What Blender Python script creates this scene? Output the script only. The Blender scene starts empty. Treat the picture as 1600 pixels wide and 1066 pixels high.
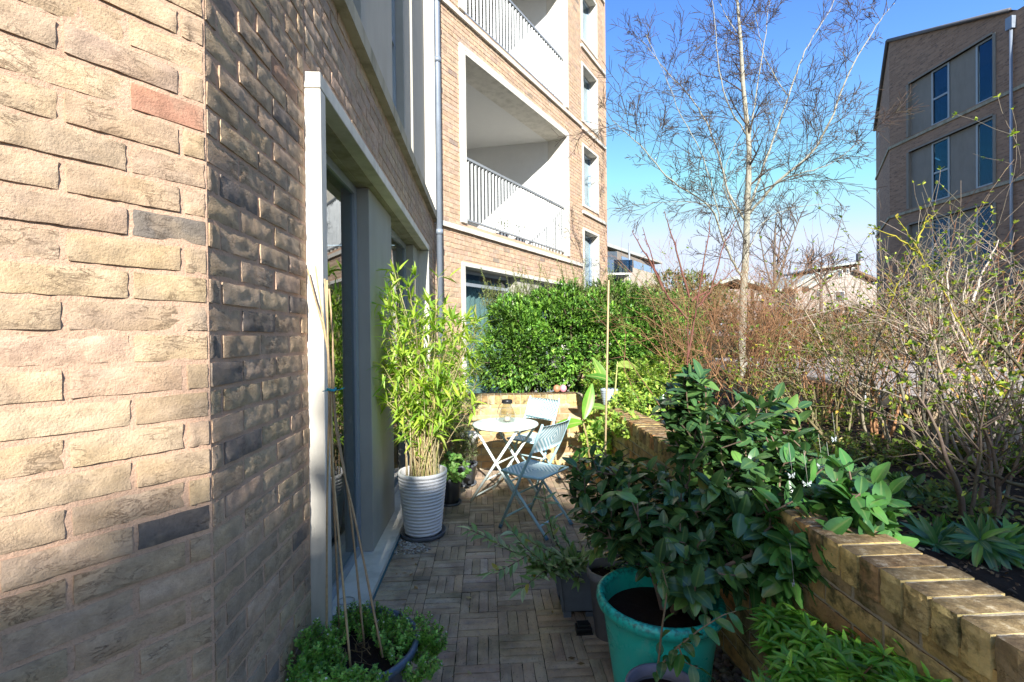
import bpy, math, random
import numpy as np
from mathutils import Vector, Matrix, noise

SC = bpy.context.scene
COL = SC.collection
FOC = 735.0
ROLL, PITCH, YAW = math.radians(.62), math.radians(.47), math.atan(.054)
EYE = np.array([0., 0., 1.5])

def ray(px, py):
    """direction of the line of sight through a point of the 1600x1066 survey picture"""
    x = (px - 800) / FOC; y = -(py - 533) / FOC
    c, s = math.cos(ROLL), math.sin(ROLL)
    xr = x * c + y * s; yu = -x * s + y * c
    cp, sp = math.cos(PITCH), math.sin(PITCH)
    v = (xr, cp + sp * yu, -sp + cp * yu)
    return np.array([v[0] * math.cos(YAW) + v[1] * math.sin(YAW), -v[0] * math.sin(YAW) + v[1] * math.cos(YAW), v[2]])

def at(px, py, d):
    r = ray(px, py); return EYE + r * (d / r[1])

def gh(px, py, h=0.):
    r = ray(px, py); return EYE + r * ((h - 1.5) / r[2])

def onp(px, py, B, off=0.):
    """survey point -> (t, h) on the vertical plane of basis B, off metres behind it"""
    O, u, n = B
    r = ray(px, py)
    c = n[0] * O[0] + n[1] * O[1] - off
    q = EYE + r * (c / (n[0] * r[0] + n[1] * r[1]))
    return (q[0] - O[0]) * u[0] + (q[1] - O[1]) * u[1], q[2]

# ---------------------------------------------------------------- camera
f_ = ray(800, 533); f_ /= np.linalg.norm(f_)
r_ = ray(801, 533) - ray(799, 533); r_ /= np.linalg.norm(r_)
u_ = np.cross(r_, f_)
cam = bpy.data.objects.new('camera', bpy.data.cameras.new('camera'))
COL.objects.link(cam)
cam.matrix_world = Matrix(((r_[0], u_[0], -f_[0], 0), (r_[1], u_[1], -f_[1], 0), (r_[2], u_[2], -f_[2], 1.5), (0, 0, 0, 1)))
cam.data.sensor_width = 36; cam.data.lens = FOC / 1600 * 36
cam.data.clip_start = .05; cam.data.clip_end = 2000
SC.camera = cam
CR, CU, CF = r_, u_, f_

def project(P):
    P = np.atleast_2d(P) - EYE
    z = P @ CF; zz = np.maximum(z, .05)
    return 800 + FOC * (P @ CR) / zz, 533 - FOC * (P @ CU) / zz, z

def px_size(P, size):
    """size in picture points, 0 when out of frame"""
    x, y, z = project(P)
    s = np.asarray(size) * FOC / np.maximum(z, .2)
    ok = (z > .1) & (x > -40) & (x < 1640) & (y > -40) & (y < 1106)
    return np.where(ok, s, 0)

# ---------------------------------------------------------------- light
SUN_EL, SUN_AZ = math.radians(29.0), math.radians(2.5)     # azimuth from -Y towards +X
world = bpy.data.worlds.new('World'); SC.world = world; world.use_nodes = True
nt = world.node_tree; nt.nodes.clear()
sky = nt.nodes.new('ShaderNodeTexSky'); sky.sky_type = 'NISHITA'; sky.sun_disc = False
sky.sun_elevation = SUN_EL; sky.sun_rotation = math.pi - SUN_AZ
sky.altitude = 0; sky.air_density = 1.0; sky.dust_density = .35; sky.ozone_density = 3.0
bg = nt.nodes.new('ShaderNodeBackground'); bg.inputs[1].default_value = .15
wo = nt.nodes.new('ShaderNodeOutputWorld')
tc = nt.nodes.new('ShaderNodeTexCoord'); mp = nt.nodes.new('ShaderNodeMapping'); mp.inputs['Scale'].default_value = (3.2, 3.2, 9)
nz = nt.nodes.new('ShaderNodeTexNoise'); nz.inputs['Scale'].default_value = 1.6; nz.inputs['Detail'].default_value = 7; nz.inputs['Roughness'].default_value = .55
rp = nt.nodes.new('ShaderNodeValToRGB'); rp.color_ramp.elements[0].position = .53; rp.color_ramp.elements[1].position = .72
sep = nt.nodes.new('ShaderNodeSeparateXYZ'); rz = nt.nodes.new('ShaderNodeMapRange')
rz.inputs[1].default_value = .30; rz.inputs[2].default_value = .10; rz.inputs[3].default_value = 0; rz.inputs[4].default_value = .15
mu = nt.nodes.new('ShaderNodeMath'); mu.operation = 'MULTIPLY'
mx = nt.nodes.new('ShaderNodeMix'); mx.data_type = 'RGBA'; mx.inputs[7].default_value = (1.15, 1.2, 1.3, 1)
L = nt.links.new
L(tc.outputs['Generated'], mp.inputs[0]); L(mp.outputs[0], nz.inputs['Vector']); L(nz.outputs[0], rp.inputs[0])
L(tc.outputs['Generated'], sep.inputs[0]); L(sep.outputs[2], rz.inputs[0]); L(rp.outputs[0], mu.inputs[0]); L(rz.outputs[0], mu.inputs[1])
hs = nt.nodes.new('ShaderNodeHueSaturation'); hs.inputs['Saturation'].default_value = 1.15; L(sky.outputs[0], hs.inputs['Color'])
ga = nt.nodes.new('ShaderNodeGamma'); ga.inputs[1].default_value = 1.25; L(hs.outputs[0], ga.inputs[0])      # camera-like contrast of the whole sky
ti = nt.nodes.new('ShaderNodeMix'); ti.data_type = 'RGBA'; ti.blend_type = 'MULTIPLY'; ti.inputs[0].default_value = 1; ti.inputs[7].default_value = (.345, .295, .305, 1)
L(ga.outputs[0], ti.inputs[6])
L(mu.outputs[0], mx.inputs[0]); ck = nt.nodes.new('ShaderNodeMix'); ck.data_type = 'RGBA'; ck.blend_type = 'DARKEN'; ck.inputs[0].default_value = 1; ck.inputs[7].default_value = (.95, 1.10, 1.36, 1)
L(ti.outputs[2], ck.inputs[6]); L(ck.outputs[2], mx.inputs[6]); L(mx.outputs[2], bg.inputs[0]); L(bg.outputs[0], wo.inputs[0])
sun = bpy.data.objects.new('sun', bpy.data.lights.new('sun', 'SUN')); COL.objects.link(sun)
sun.data.energy = 2.0; sun.data.angle = math.radians(.53); sun.data.color = (1, .965, .90)
sd = Vector((math.sin(SUN_AZ) * math.cos(SUN_EL), -math.cos(SUN_AZ) * math.cos(SUN_EL), math.sin(SUN_EL)))
sun.rotation_euler = sd.to_track_quat('Z', 'Y').to_euler(); sun.location = sd * 20
SC.view_settings.view_transform = 'Standard'; SC.view_settings.look = 'None'
SC.view_settings.exposure = 2.55; SC.view_settings.gamma = 1; SC.view_settings.use_curve_mapping = False
SC.cycles.max_bounces = 8; SC.cycles.transparent_max_bounces = 12; SC.cycles.diffuse_bounces = 6
SC.cycles.sample_clamp_indirect = 6
try:
    SC.cycles.use_denoising = True; SC.cycles.denoiser = 'OPENIMAGEDENOISE'
except Exception: pass

# ---------------------------------------------------------------- object helpers
BASE = {}
def tag(o, label=None, cat=None, group=None, kind=None):
    if label: o['label'] = label
    if cat: o['category'] = cat
    if group: o['group'] = group
    if kind: o['kind'] = kind
    return o

def empty(name, loc, label=None, cat=None, group=None):
    o = bpy.data.objects.new(name, None); COL.objects.link(o); o.location = tuple(float(v) for v in loc)
    o.empty_display_size = .1
    return tag(o, label, cat, group)

def parent(o, p):
    if p is not None:
        o.parent = p
        w = Matrix.Identity(4); q = p
        chain = []
        while q is not None:
            chain.append(q.matrix_basis.copy()); q = q.parent
        # all parents of static parts sit unrotated with identity inverse kept here
        o.matrix_parent_inverse = PW(p).inverted()
    return o

def PW(p):
    if p.parent is None: return p.matrix_basis.copy()
    return PW(p.parent) @ p.matrix_parent_inverse @ p.matrix_basis

class MB:
    """collects geometry for ONE mesh object; optional colour per vertex"""
    def __init__(s): s.v = []; s.f = []; s.c = []; s.n = 0; s.sm = []
    def add(s, vs, fs, col=(1, 1, 1), smooth=False):
        vs = np.asarray(vs, float).reshape(-1, 3)
        s.v.append(vs); k = s.n
        s.f.extend([tuple(i + k for i in f) for f in fs]); s.n += len(vs)
        s.c.append(np.tile(np.array([*col[:3], 1.]), (len(vs), 1))); s.sm.extend([smooth] * len(fs))
        return s
    def box(s, B, t0, t1, o0, o1, h0, h1, col=(1, 1, 1)):
        O, u, n = B
        vs = []
        for h in (h0, h1):
            for t, o in ((t0, o0), (t1, o0), (t1, o1), (t0, o1)):
                vs.append((O[0] + u[0] * t - n[0] * o, O[1] + u[1] * t - n[1] * o, h))
        return s.add(vs, [(0, 3, 2, 1), (4, 5, 6, 7), (0, 1, 5, 4), (1, 2, 6, 5), (2, 3, 7, 6), (3, 0, 4, 7)], col)
    def abox(s, x0, x1, y0, y1, z0, z1, col=(1, 1, 1)):
        return s.box(((0, 0), (1, 0), (0, -1)), x0, x1, y0, y1, z0, z1, col)
    def tube(s, pts, rad, n=6, col=(1, 1, 1), cap=True, smooth=True):
        pts = [Vector(p) for p in pts]; m = len(pts)
        if not hasattr(rad, '__len__'): rad = [rad] * m
        vs = []; prev = None
        for i, p in enumerate(pts):
            d = (pts[min(i + 1, m - 1)] - pts[max(i - 1, 0)])
            if d.length < 1e-9: d = Vector((0, 0, 1))
            d.normalize()
            a = (prev - d * prev.dot(d)) if prev is not None else (Vector((1, 0, 0)) if abs(d.x) < .8 else Vector((0, 1, 0))).cross(d)
            if a.length < 1e-6: a = Vector((1, 0, 0)).cross(d)
            a.normalize(); prev = a; b = d.cross(a)
            for k in range(n):
                an = 2 * math.pi * k / n
                vs.append(p + (a * math.cos(an) + b * math.sin(an)) * rad[i])
        fs = [(i * n + k, i * n + (k + 1) % n, (i + 1) * n + (k + 1) % n, (i + 1) * n + k) for i in range(m - 1) for k in range(n)]
        if cap: fs += [tuple(range(n - 1, -1, -1)), tuple((m - 1) * n + k for k in range(n))]
        return s.add([tuple(v) for v in vs], fs, col, smooth)
    def lathe(s, prof, n=32, c=(0, 0, 0), col=(1, 1, 1), smooth=True):
        vs = []; m = len(prof)
        for r, z in prof:
            for k in range(n):
                a = 2 * math.pi * k / n; vs.append((c[0] + r * math.cos(a), c[1] + r * math.sin(a), c[2] + z))
        fs = [(i * n + k, i * n + (k + 1) % n, (i + 1) * n + (k + 1) % n, (i + 1) * n + k) for i in range(m - 1) for k in range(n)]
        return s.add(vs, fs, col, smooth)
    def disc(s, r, z, n=32, c=(0, 0, 0), col=(1, 1, 1)):
        return s.add([(c[0] + r * math.cos(2 * math.pi * k / n), c[1] + r * math.sin(2 * math.pi * k / n), c[2] + z) for k in range(n)], [tuple(range(n))], col)
    def mesh(s, name, mat):
        me = bpy.data.meshes.new(name)
        V = np.concatenate(s.v) if s.v else np.zeros((0, 3))
        me.from_pydata(V.tolist(), [], s.f)
        a = me.attributes.new('tint', 'FLOAT_COLOR', 'POINT'); a.data.foreach_set('color', np.concatenate(s.c).ravel())
        me.polygons.foreach_set('use_smooth', s.sm)
        if mat is not None: me.materials.append(mat)
        return me
    def build(s, name, mat, par=None, label=None, cat=None, group=None, kind=None, bevel=0):
        o = bpy.data.objects.new(name, s.mesh(name, mat)); COL.objects.link(o)
        if bevel:
            b = o.modifiers.new('bevel', 'BEVEL'); b.width = bevel; b.segments = 2; b.limit_method = 'ANGLE'
        parent(o, par); return tag(o, label, cat, group, kind)

def inst(name, me, M, par, color=None):
    """an object that shares mesh data, placed by world matrix M"""
    o = bpy.data.objects.new(name, me); COL.objects.link(o)
    if par is not None:
        o.parent = par; o.matrix_parent_inverse = PW(par).inverted()
    o.matrix_basis = M
    if color is not None: o.color = (*color[:3], 1)
    return o

def copy_tree(o, par=None):
    c = o.copy(); COL.objects.link(c)
    if par is not None: c.parent = par
    for ch in list(o.children): copy_tree(ch, c)
    return c

# ---------------------------------------------------------------- materials
class NT:
    def __init__(s, name):
        s.m = bpy.data.materials.new(name); s.m.use_nodes = True; s.t = s.m.node_tree; s.t.nodes.clear()
        s.out = s.t.nodes.new('ShaderNodeOutputMaterial')
    def n(s, ty, **kw):
        nd = s.t.nodes.new(ty)
        for k, v in kw.items(): setattr(nd, k, v)
        return nd
    def l(s, a, b): s.t.links.new(a, b)
    def noise(s, vec, scale, detail=4, rough=.55, dist=0):
        x = s.n('ShaderNodeTexNoise'); x.inputs['Scale'].default_value = scale; x.inputs['Detail'].default_value = detail
        x.inputs['Roughness'].default_value = rough; x.inputs['Distortion'].default_value = dist
        if vec is not None: s.l(vec, x.inputs['Vector'])
        return x.outputs['Fac']
    def mapping(s, vec, scale=(1, 1, 1), loc=None):
        x = s.n('ShaderNodeMapping'); x.inputs['Scale'].default_value = scale; s.l(vec, x.inputs[0])
        if loc is not None: s.l(loc, x.inputs['Location'])
        return x.outputs[0]
    def ramp(s, fac, stops):
        x = s.n('ShaderNodeValToRGB'); e = x.color_ramp.elements
        while len(e) < len(stops): e.new(.5)
        for i, (p, c) in enumerate(stops):
            e[i].position = p; e[i].color = (*(c if hasattr(c, '__len__') else (c, c, c)), 1)
        s.l(fac, x.inputs[0]); return x.outputs[0]
    def mix(s, fac, a, b, mode='MIX'):
        x = s.n('ShaderNodeMix', data_type='RGBA', blend_type=mode)
        for i, v in ((0, fac), (6, a), (7, b)):
            if hasattr(v, 'is_linked') or hasattr(v, 'links'): s.l(v, x.inputs[i])
            elif i == 0: x.inputs[0].default_value = v
            else: x.inputs[i].default_value = (*v[:3], 1)
        return x.outputs[2]
    def math(s, op, a, b=0.):
        x = s.n('ShaderNodeMath', operation=op)
        for i, v in ((0, a), (1, b)):
            if hasattr(v, 'links'): s.l(v, x.inputs[i])
            else: x.inputs[i].default_value = v
        return x.outputs[0]
    def bump(s, h, strength=.5, dist=.01, normal=None):
        x = s.n('ShaderNodeBump'); x.inputs['Strength'].default_value = strength; x.inputs['Distance'].default_value = dist
        s.l(h, x.inputs['Height'])
        if normal is not None: s.l(normal, x.inputs['Normal'])
        return x.outputs[0]
    def bsdf(s, col, rough=.8, metal=0, normal=None, spec=.5, **kw):
        x = s.n('ShaderNodeBsdfPrincipled')
        for nm, v in (('Base Color', col), ('Roughness', rough), ('Metallic', metal), ('Specular IOR Level', spec)):
            if hasattr(v, 'links'): s.l(v, x.inputs[nm])
            else: x.inputs[nm].default_value = (*v[:3], 1) if hasattr(v, '__len__') else v
        if normal is not None: s.l(normal, x.inputs['Normal'])
        for k, v in kw.items(): x.inputs[k].default_value = v
        return x.outputs[0]
    def end(s, sh): s.l(sh, s.out.inputs[0]); return s.m
    def obj(s): return s.n('ShaderNodeTexCoord').outputs['Object']
    def pos(s): return s.n('ShaderNodeNewGeometry').outputs['Position']
    def src(s, kind):
        if kind == 'obj': return s.n('ShaderNodeObjectInfo').outputs['Color']
        return s.n('ShaderNodeAttribute', attribute_name='tint').outputs['Color']

MATS = {}
def simple(name, col, rough=.6, metal=0, nscale=30, namt=.25, bump=.15, spec=.5, src=None, bdist=.003, **kw):
    """plain coloured material with grain, wear and fine relief"""
    if name in MATS: return MATS[name]
    g = NT(name); p = g.pos()
    a = g.noise(p, nscale, 5); b = g.noise(p, nscale * .13, 4)
    base = col if src is None else g.src(src)
    lo = tuple(c * (1 - namt) for c in col)
    f = g.ramp(g.mix(.5, a, b), [(.35, 1 - namt), (.65, 1 + namt * .35)])
    c = g.mix(1., base, f, 'MULTIPLY')
    r = g.ramp(b, [(.3, max(rough - .08, .02)), (.7, min(rough + .12, 1))])
    MATS[name] = g.end(g.bsdf(c, r, metal, g.bump(a, bump, bdist), spec, **kw))
    return MATS[name]

def brick_mat(name, src, scale=1., moss=0., bump=.85):
    if name in MATS: return MATS[name]
    g = NT(name); p = g.pos(); base = g.src(src)
    ld = g.mapping(p, (1, 1, 1.6))
    if not moss: base = g.mix(g.ramp(g.noise(p, 8.3 * scale, 4, .6), [(.46, 0), (.60, .42)]), base, (.46, .345, .24))
    big = g.noise(ld, 7 * scale, 5, .6); mid = g.noise(ld, 34 * scale, 6, .65, .6); fine = g.noise(p, 190 * scale, 4, .6)
    vo = g.n('ShaderNodeTexVoronoi'); vo.feature = 'DISTANCE_TO_EDGE'; vo.inputs['Scale'].default_value = 26 * scale
    dm = g.n('ShaderNodeMapping'); dm.inputs['Scale'].default_value = (1, 1, 2.6)
    wob = g.n('ShaderNodeTexNoise'); wob.inputs['Scale'].default_value = 22 * scale; g.l(p, wob.inputs['Vector'])
    av = g.mix(.09, p, wob.outputs['Color'], 'ADD'); g.l(av, dm.inputs[0]); g.l(dm.outputs[0], vo.inputs['Vector'])
    crk = g.ramp(vo.outputs['Distance'], [(0, 0), (.05, 1)])
    c = g.mix(g.ramp(big, [(.42, 0), (.66, .75)]), base, g.mix(1., base, (1.08, 1.04, .90), 'MULTIPLY'))
    c = g.mix(g.ramp(mid, [(.30, .35), (.48, 0)]), c, g.mix(1., base, (.52, .47, .44), 'MULTIPLY'))
    c = g.mix(g.ramp(fine, [(.55, 0), (.75, .3)]), c, g.mix(1., base, (1.35, 1.35, 1.35), 'MULTIPLY'))
    c = g.mix(1., c, g.ramp(g.noise(p, 16 * scale, 6, .7), [(.3, .68), (.7, 1.16)]), 'MULTIPLY')
    c = g.mix(g.ramp(fine, [(.25, .7), (.36, 0)]), c, g.mix(1., base, (.35, .3, .28), 'MULTIPLY'))
    if moss:
        ms = g.noise(p, 11, 6, .7); c = g.mix(g.ramp(ms, [(.50, 0), (.64, moss)]), c, (.095, .085, .035))
        c = g.mix(g.ramp(g.noise(p, 5.2, 5), [(.52, 0), (.7, moss * .7)]), c, (.05, .035, .028))
        nz_ = g.n('ShaderNodeSeparateXYZ'); g.l(g.n('ShaderNodeNewGeometry').outputs['Normal'], nz_.inputs[0])      # weathered, trodden upper faces
        tp = g.noise(g.mapping(p, (1, 1, 1)), 30, 7, .75); tcol = g.ramp(tp, [(.34, (.035, .026, .018)), (.47, (.13, .085, .045)), (.56, (.21, .15, .08)), (.66, (.40, .34, .24))])
        c = g.mix(g.ramp(nz_.outputs[2], [(.55, 0), (.85, min(1., moss * 1.05) * .85)]), c, tcol)
    cr = g.noise(g.mapping(p, (1, 1, 2.6)), 15 * scale, 9, .66, 1.0); line0 = g.ramp(cr, [(.46, 1), (.478, 0), (.50, 1)]); pm = g.ramp(g.noise(p, 8.5 * scale, 3), [(.47, 0), (.60, 1)]); line = g.mix(pm, (1, 1, 1), line0)
    c = g.mix(g.ramp(line, [(0, .75), (.8, 0)]), c, g.mix(1., base, (.42, .36, .32), 'MULTIPLY'))
    h = g.mix(.55, mid, fine); h = g.mix(.20, h, line); h = g.mix(g.ramp(big, [(.5, 0), (.7, .10)]), h, crk)
    MATS[name] = g.end(g.bsdf(c, .88, 0, g.bump(h, bump, .006), .25))
    return MATS[name]

def mortar_mat(name, col, namt=.3):
    g = NT(name); p = g.pos(); a = g.noise(p, 160, 5, .7); b = g.noise(p, 9, 4)
    c = g.mix(g.ramp(b, [(.35, 0), (.7, .6)]), col, tuple(min(x * 1.35, .8) for x in col))
    c = g.mix(g.ramp(a, [(.3, .5), (.5, 0)]), c, tuple(x * .45 for x in col))
    return g.end(g.bsdf(c, .95, 0, g.bump(a, .9, .004), .1))

def concrete_mat(name, col, stain=(.10, .095, .06), samt=.4, scale=1.):
    g = NT(name); p = g.pos()
    a = g.noise(p, 120, 5, .7); b = g.noise(g.mapping(p, (1, 1, .25)), 6 * scale, 6, .65); d = g.noise(p, 2.5, 4)
    c = g.mix(g.ramp(b, [(.45, 0), (.75, samt)]), col, stain)
    c = g.mix(g.ramp(d, [(.4, 0), (.7, .25)]), c, tuple(x * .7 for x in col))
    c = g.mix(g.ramp(a, [(.22, .5), (.36, 0)]), c, tuple(x * .5 for x in col))
    return g.end(g.bsdf(c, .85, 0, g.bump(a, .35, .002), .3))

def glass_mat(name, tint=(.8, .86, .87), ior=1.75, refl=1., gcol=(.95, .97, 1)):
    g = NT(name)
    fr = g.n('ShaderNodeFresnel'); fr.inputs[0].default_value = ior
    tr = g.n('ShaderNodeBsdfTransparent'); tr.inputs[0].default_value = (*tint, 1)
    gl = g.n('ShaderNodeBsdfGlossy'); gl.inputs[0].default_value = (*gcol, 1); gl.inputs['Roughness'].default_value = .008
    wv = g.noise(g.pos(), 1.3, 2); g.l(g.bump(wv, .04, .01), gl.inputs['Normal'])
    m = g.n('ShaderNodeMixShader'); bf = g.math('SUBTRACT', 1., g.n('ShaderNodeNewGeometry').outputs['Backfacing']); g.l(g.math('MULTIPLY', g.math('MULTIPLY', fr.outputs[0], refl), bf), m.inputs[0]); g.l(tr.outputs[0], m.inputs[1]); g.l(gl.outputs[0], m.inputs[2])
    return g.end(m.outputs[0])

def leaf_mat(name, src, rough=.4, transl=.3, ribcol=None, spec=.5, var=.3, tcol=1.5, vscale=14):
    if name in MATS: return MATS[name]
    g = NT(name); base = g.src(src); p = g.pos()
    n1 = g.noise(p, vscale, 3); c = g.mix(1., base, g.ramp(n1, [(.3, 1 - var), (.7, 1 + var)]), 'MULTIPLY')
    rib = g.n('ShaderNodeAttribute', attribute_name='rib').outputs['Fac']
    if ribcol is not None:
        c = g.mix(g.ramp(rib, [(.80, 0), (.97, .8)]), c, ribcol)
    vein = g.noise(g.mapping(p, (1, 1, 1)), 160, 3)
    nrm = g.bump(g.mix(.5, vein, rib), .25, .002)
    b = g.bsdf(c, rough, 0, nrm, spec)
    t = g.n('ShaderNodeBsdfTranslucent'); g.l(g.mix(1., c, (1.15 * tcol, 1.25 * tcol, .45 * tcol), 'MULTIPLY'), t.inputs[0])
    m = g.n('ShaderNodeMixShader'); m.inputs[0].default_value = transl; g.l(b, m.inputs[1]); g.l(t.outputs[0], m.inputs[2])
    MATS[name] = g.end(m.outputs[0]); return MATS[name]

def bark_mat(name, src='attr', scale=40, namt=.35, vert=True):
    if name in MATS: return MATS[name]
    g = NT(name); p = g.pos(); base = g.src(src)
    a = g.noise(g.mapping(p, (1, 1, 2.2 if vert else 1)), scale, 5, .6); b = g.noise(p, scale * .2, 4)
    c = g.mix(g.ramp(a, [(.3, namt + .2), (.6, 0)]), base, g.mix(1., base, (.45, .42, .38), 'MULTIPLY'))
    c = g.mix(g.ramp(b, [(.5, 0), (.75, .35)]), c, (.20, .22, .10))
    MATS[name] = g.end(g.bsdf(c, .8, 0, g.bump(a, .5, .004), .3)); return MATS[name]
# ---------------------------------------------------------------- brickwork
BR = random.Random(11)
PAL_BUFF = [((.50, .36, .24), 7), ((.48, .345, .235), 6), ((.52, .375, .255), 5), ((.49, .36, .225), 1.5), ((.44, .32, .225), 2), ((.38, .28, .20), 1), ((.25, .195, .16), .4), ((.50, .30, .19), .2)]
PAL_PINK = [((.55, .40, .285), 7), ((.52, .375, .27), 6), ((.57, .42, .305), 5), ((.50, .365, .275), 3), ((.48, .36, .28), 1.2), ((.30, .24, .20), .3)]
PAL_WALL = [((.56, .40, .16), 5), ((.60, .46, .20), 4), ((.50, .31, .12), 3), ((.42, .27, .12), 3), ((.54, .26, .10), 1.2), ((.34, .26, .14), 2)]  # golden tones raised: sun on the planter wall face put into the colour
PAL_PAVE = [((.43, .325, .225), 6), ((.47, .36, .255), 5), ((.36, .28, .205), 4), ((.47, .335, .23), 3), ((.50, .40, .30), 1.5)]
def pick(pal, rng):
    t = rng.random() * sum(w for _, w in pal)
    for c, w in pal:
        t -= w
        if t <= 0: break
    k = rng.uniform(.9, 1.1)
    return tuple(min(x * k * rng.uniform(.97, 1.03), .85) for x in c)

def brick_variant(Lx, H, seed, nx=14, nz=5, amp=.0025, depth=.02):
    """rough-faced brick: x along the wall, y outwards, z up; centred on its face"""
    rng = random.Random(seed); o = Vector((rng.uniform(0, 99), rng.uniform(0, 99), rng.uniform(0, 99)))
    vs = []; fs = []
    for j in range(nz + 1):
        for i in range(nx + 1):
            x = (i / nx - .5) * Lx; z = (j / nz - .5) * H
            e = min(i, nx - i, ) ; f = min(j, nz - j)
            d = noise.noise(Vector((x * 26, z * 40, 0)) + o) * amp * 1.3 + noise.noise(Vector((x * 75, z * 120, 5)) + o) * amp * .9
            # creases folded along the face, as on hand-thrown stock brick
            w = math.sin((x * 60 + z * 140) + 7 * noise.noise(Vector((x * 18, z * 18, 3)) + o))
            d += max(0, w) * amp * .5 * max(0, noise.noise(Vector((x * 9, z * 9, 9)) + o))
            if e == 0 or f == 0: d -= .0014 + rng.random() * .0012
            jx = noise.noise(Vector((z * 50, i, 1)) + o) * .0022 if e == 0 else 0
            jz = noise.noise(Vector((x * 38, j, 2)) + o) * .0022 if f == 0 else 0
            vs.append((x + jx, d, z + jz))
    W = nx + 1
    for j in range(nz):
        for i in range(nx):
            a = j * W + i; fs.append((a, a + W, a + W + 1, a + 1))
    ring = [i for i in range(W)] + [j * W + nx for j in range(1, nz + 1)] + [nz * W + i for i in range(nx - 1, -1, -1)] + [j * W for j in range(nz - 1, 0, -1)]
    k = len(vs)
    m = len(ring); nfront = len(fs)
    for r in ring: vs.append(vs[r])
    for r in ring: vs.append((vs[r][0], -depth, vs[r][2]))
    for q in range(m): fs.append((k + q, k + (q + 1) % m, k + m + (q + 1) % m, k + m + q))
    return vs, fs, nfront

def brick_lib(tagname, mat, H=.065, lengths=((.215, 12), (.1025, 6)), nx=14, nz=5, amp=.0025):
    lib = {}
    for Lx, cnt in lengths:
        ms = []
        for s in range(cnt):
            vs, fs, nf_ = brick_variant(Lx, H, (int(Lx * 1e4) * 31 + s * 7) & 0xffff, max(3, int(nx * Lx / .215)), nz, amp)
            mb = MB(); mb.add(vs, fs, smooth=True); mb.sm = [i < nf_ for i in range(len(fs))]; ms.append(mb.mesh('brick_face', mat))
        lib[Lx] = ms
    return lib

def frame_of(B):
    O, u, n = B
    y = Vector((n[0], n[1], 0)); z = Vector((0, 0, 1)); x = y.cross(z)
    return x, y, z

def bond(B, t0, t1, h0, h1, firsts, unit=.225, course=.075, hbase=.02, holes=(), joint=.0135):
    """rows of bricks clipped to holes; yields (t centre, h centre, length, course no.)"""
    k0 = int(math.floor((h0 - hbase) / course)); out = []
    k = k0
    while hbase + k * course < h1 - .01:
        a = hbase + k * course; b = a + course
        k += 1
        if a < h0 - .001: continue
        cuts = [t0]; t = t0 + firsts[(k - 1) % len(firsts)]
        while t < t1 - .02: cuts.append(t); t += unit
        cuts.append(t1)
        for c0, c1 in zip(cuts, cuts[1:]):
            segs = [(c0, c1)]
            for (a0, a1, b0, b1) in holes:
                if b > b0 + .02 and a < b1 - .02:
                    ns = []
                    for s0, s1 in segs:
                        if s1 <= a0 or s0 >= a1: ns.append((s0, s1)); continue
                        if s0 < a0: ns.append((s0, a0))
                        if s1 > a1: ns.append((a1, s1))
                    segs = ns
            for s0, s1 in segs:
                if s1 - s0 > .03: out.append(((s0 + s1) / 2, (a + b) / 2, s1 - s0 - joint, k - 1))
    return out

def sheet(mb, B, t0, t1, h0, h1, holes, off=.0042):
    """the mortar face of a wall with its openings left free"""
    O, u, n = B
    ts = sorted({t0, t1, *[x for q in holes for x in q[:2] if t0 < x < t1]}); hs = sorted({h0, h1, *[x for q in holes for x in q[2:] if h0 < x < h1]})
    for a, b in zip(ts, ts[1:]):
        for c, d in zip(hs, hs[1:]):
            mt, mh = (a + b) / 2, (c + d) / 2
            if any(q[0] < mt < q[1] and q[2] < mh < q[3] for q in holes): continue
            mb.box(B, a, b, off, off + .1, c, d)

def lay_bricks(items, par, lib, mat_stuff, limit, H=.065, name='brick'):
    """items: (B, t, h, L, colour, off, H).  The largest in view become parts, the rest one joined part"""
    P = []
    for B, t, h, Lx, col, off, hh in items:
        O, u, n = B; P.append((O[0] + u[0] * t - n[0] * off, O[1] + u[1] * t - n[1] * off, h))
    P = np.array(P); EYEv = EYE
    vis = []
    for (B, t, h, Lx, col, off, hh), p in zip(items, P):
        n = np.array([*B[2], 0]); v = EYEv - p; dd = np.linalg.norm(v)
        vis.append(max(0, float(n @ v) / dd) * Lx * hh / dd ** 2)
    vis = np.array(vis) * (px_size(P, 1.) > 0)
    order = np.argsort(-vis); top = set(order[:limit].tolist())
    rest = MB(); rng = random.Random(5)
    for i, (B, t, h, Lx, col, off, hh) in enumerate(items):
        x, y, z = frame_of(B); p = Vector(P[i]); prd = rng.uniform(-.002, .0025)
        if i in top and vis[i] > 0:
            key = min(lib, key=lambda q: abs(q - Lx)); me = rng.choice(lib[key])
            tilt = rng.uniform(-.006, .006)
            M = Matrix.Translation(p + y * prd) @ Matrix((x, y, z)).transposed().to_4x4() @ Matrix.Rotation(tilt, 4, 'Y') @ Matrix.Diagonal((Lx / key * rng.choice((1, 1)), 1, hh / H, 1))
            inst(name, me, M, par, col)
        else:
            rest.box(B, t - Lx / 2, t + Lx / 2, off - prd - .001, off + .02, h - hh / 2, h + hh / 2, col)
    if rest.n: rest.build(name, mat_stuff, par, kind='stuff')

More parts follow.
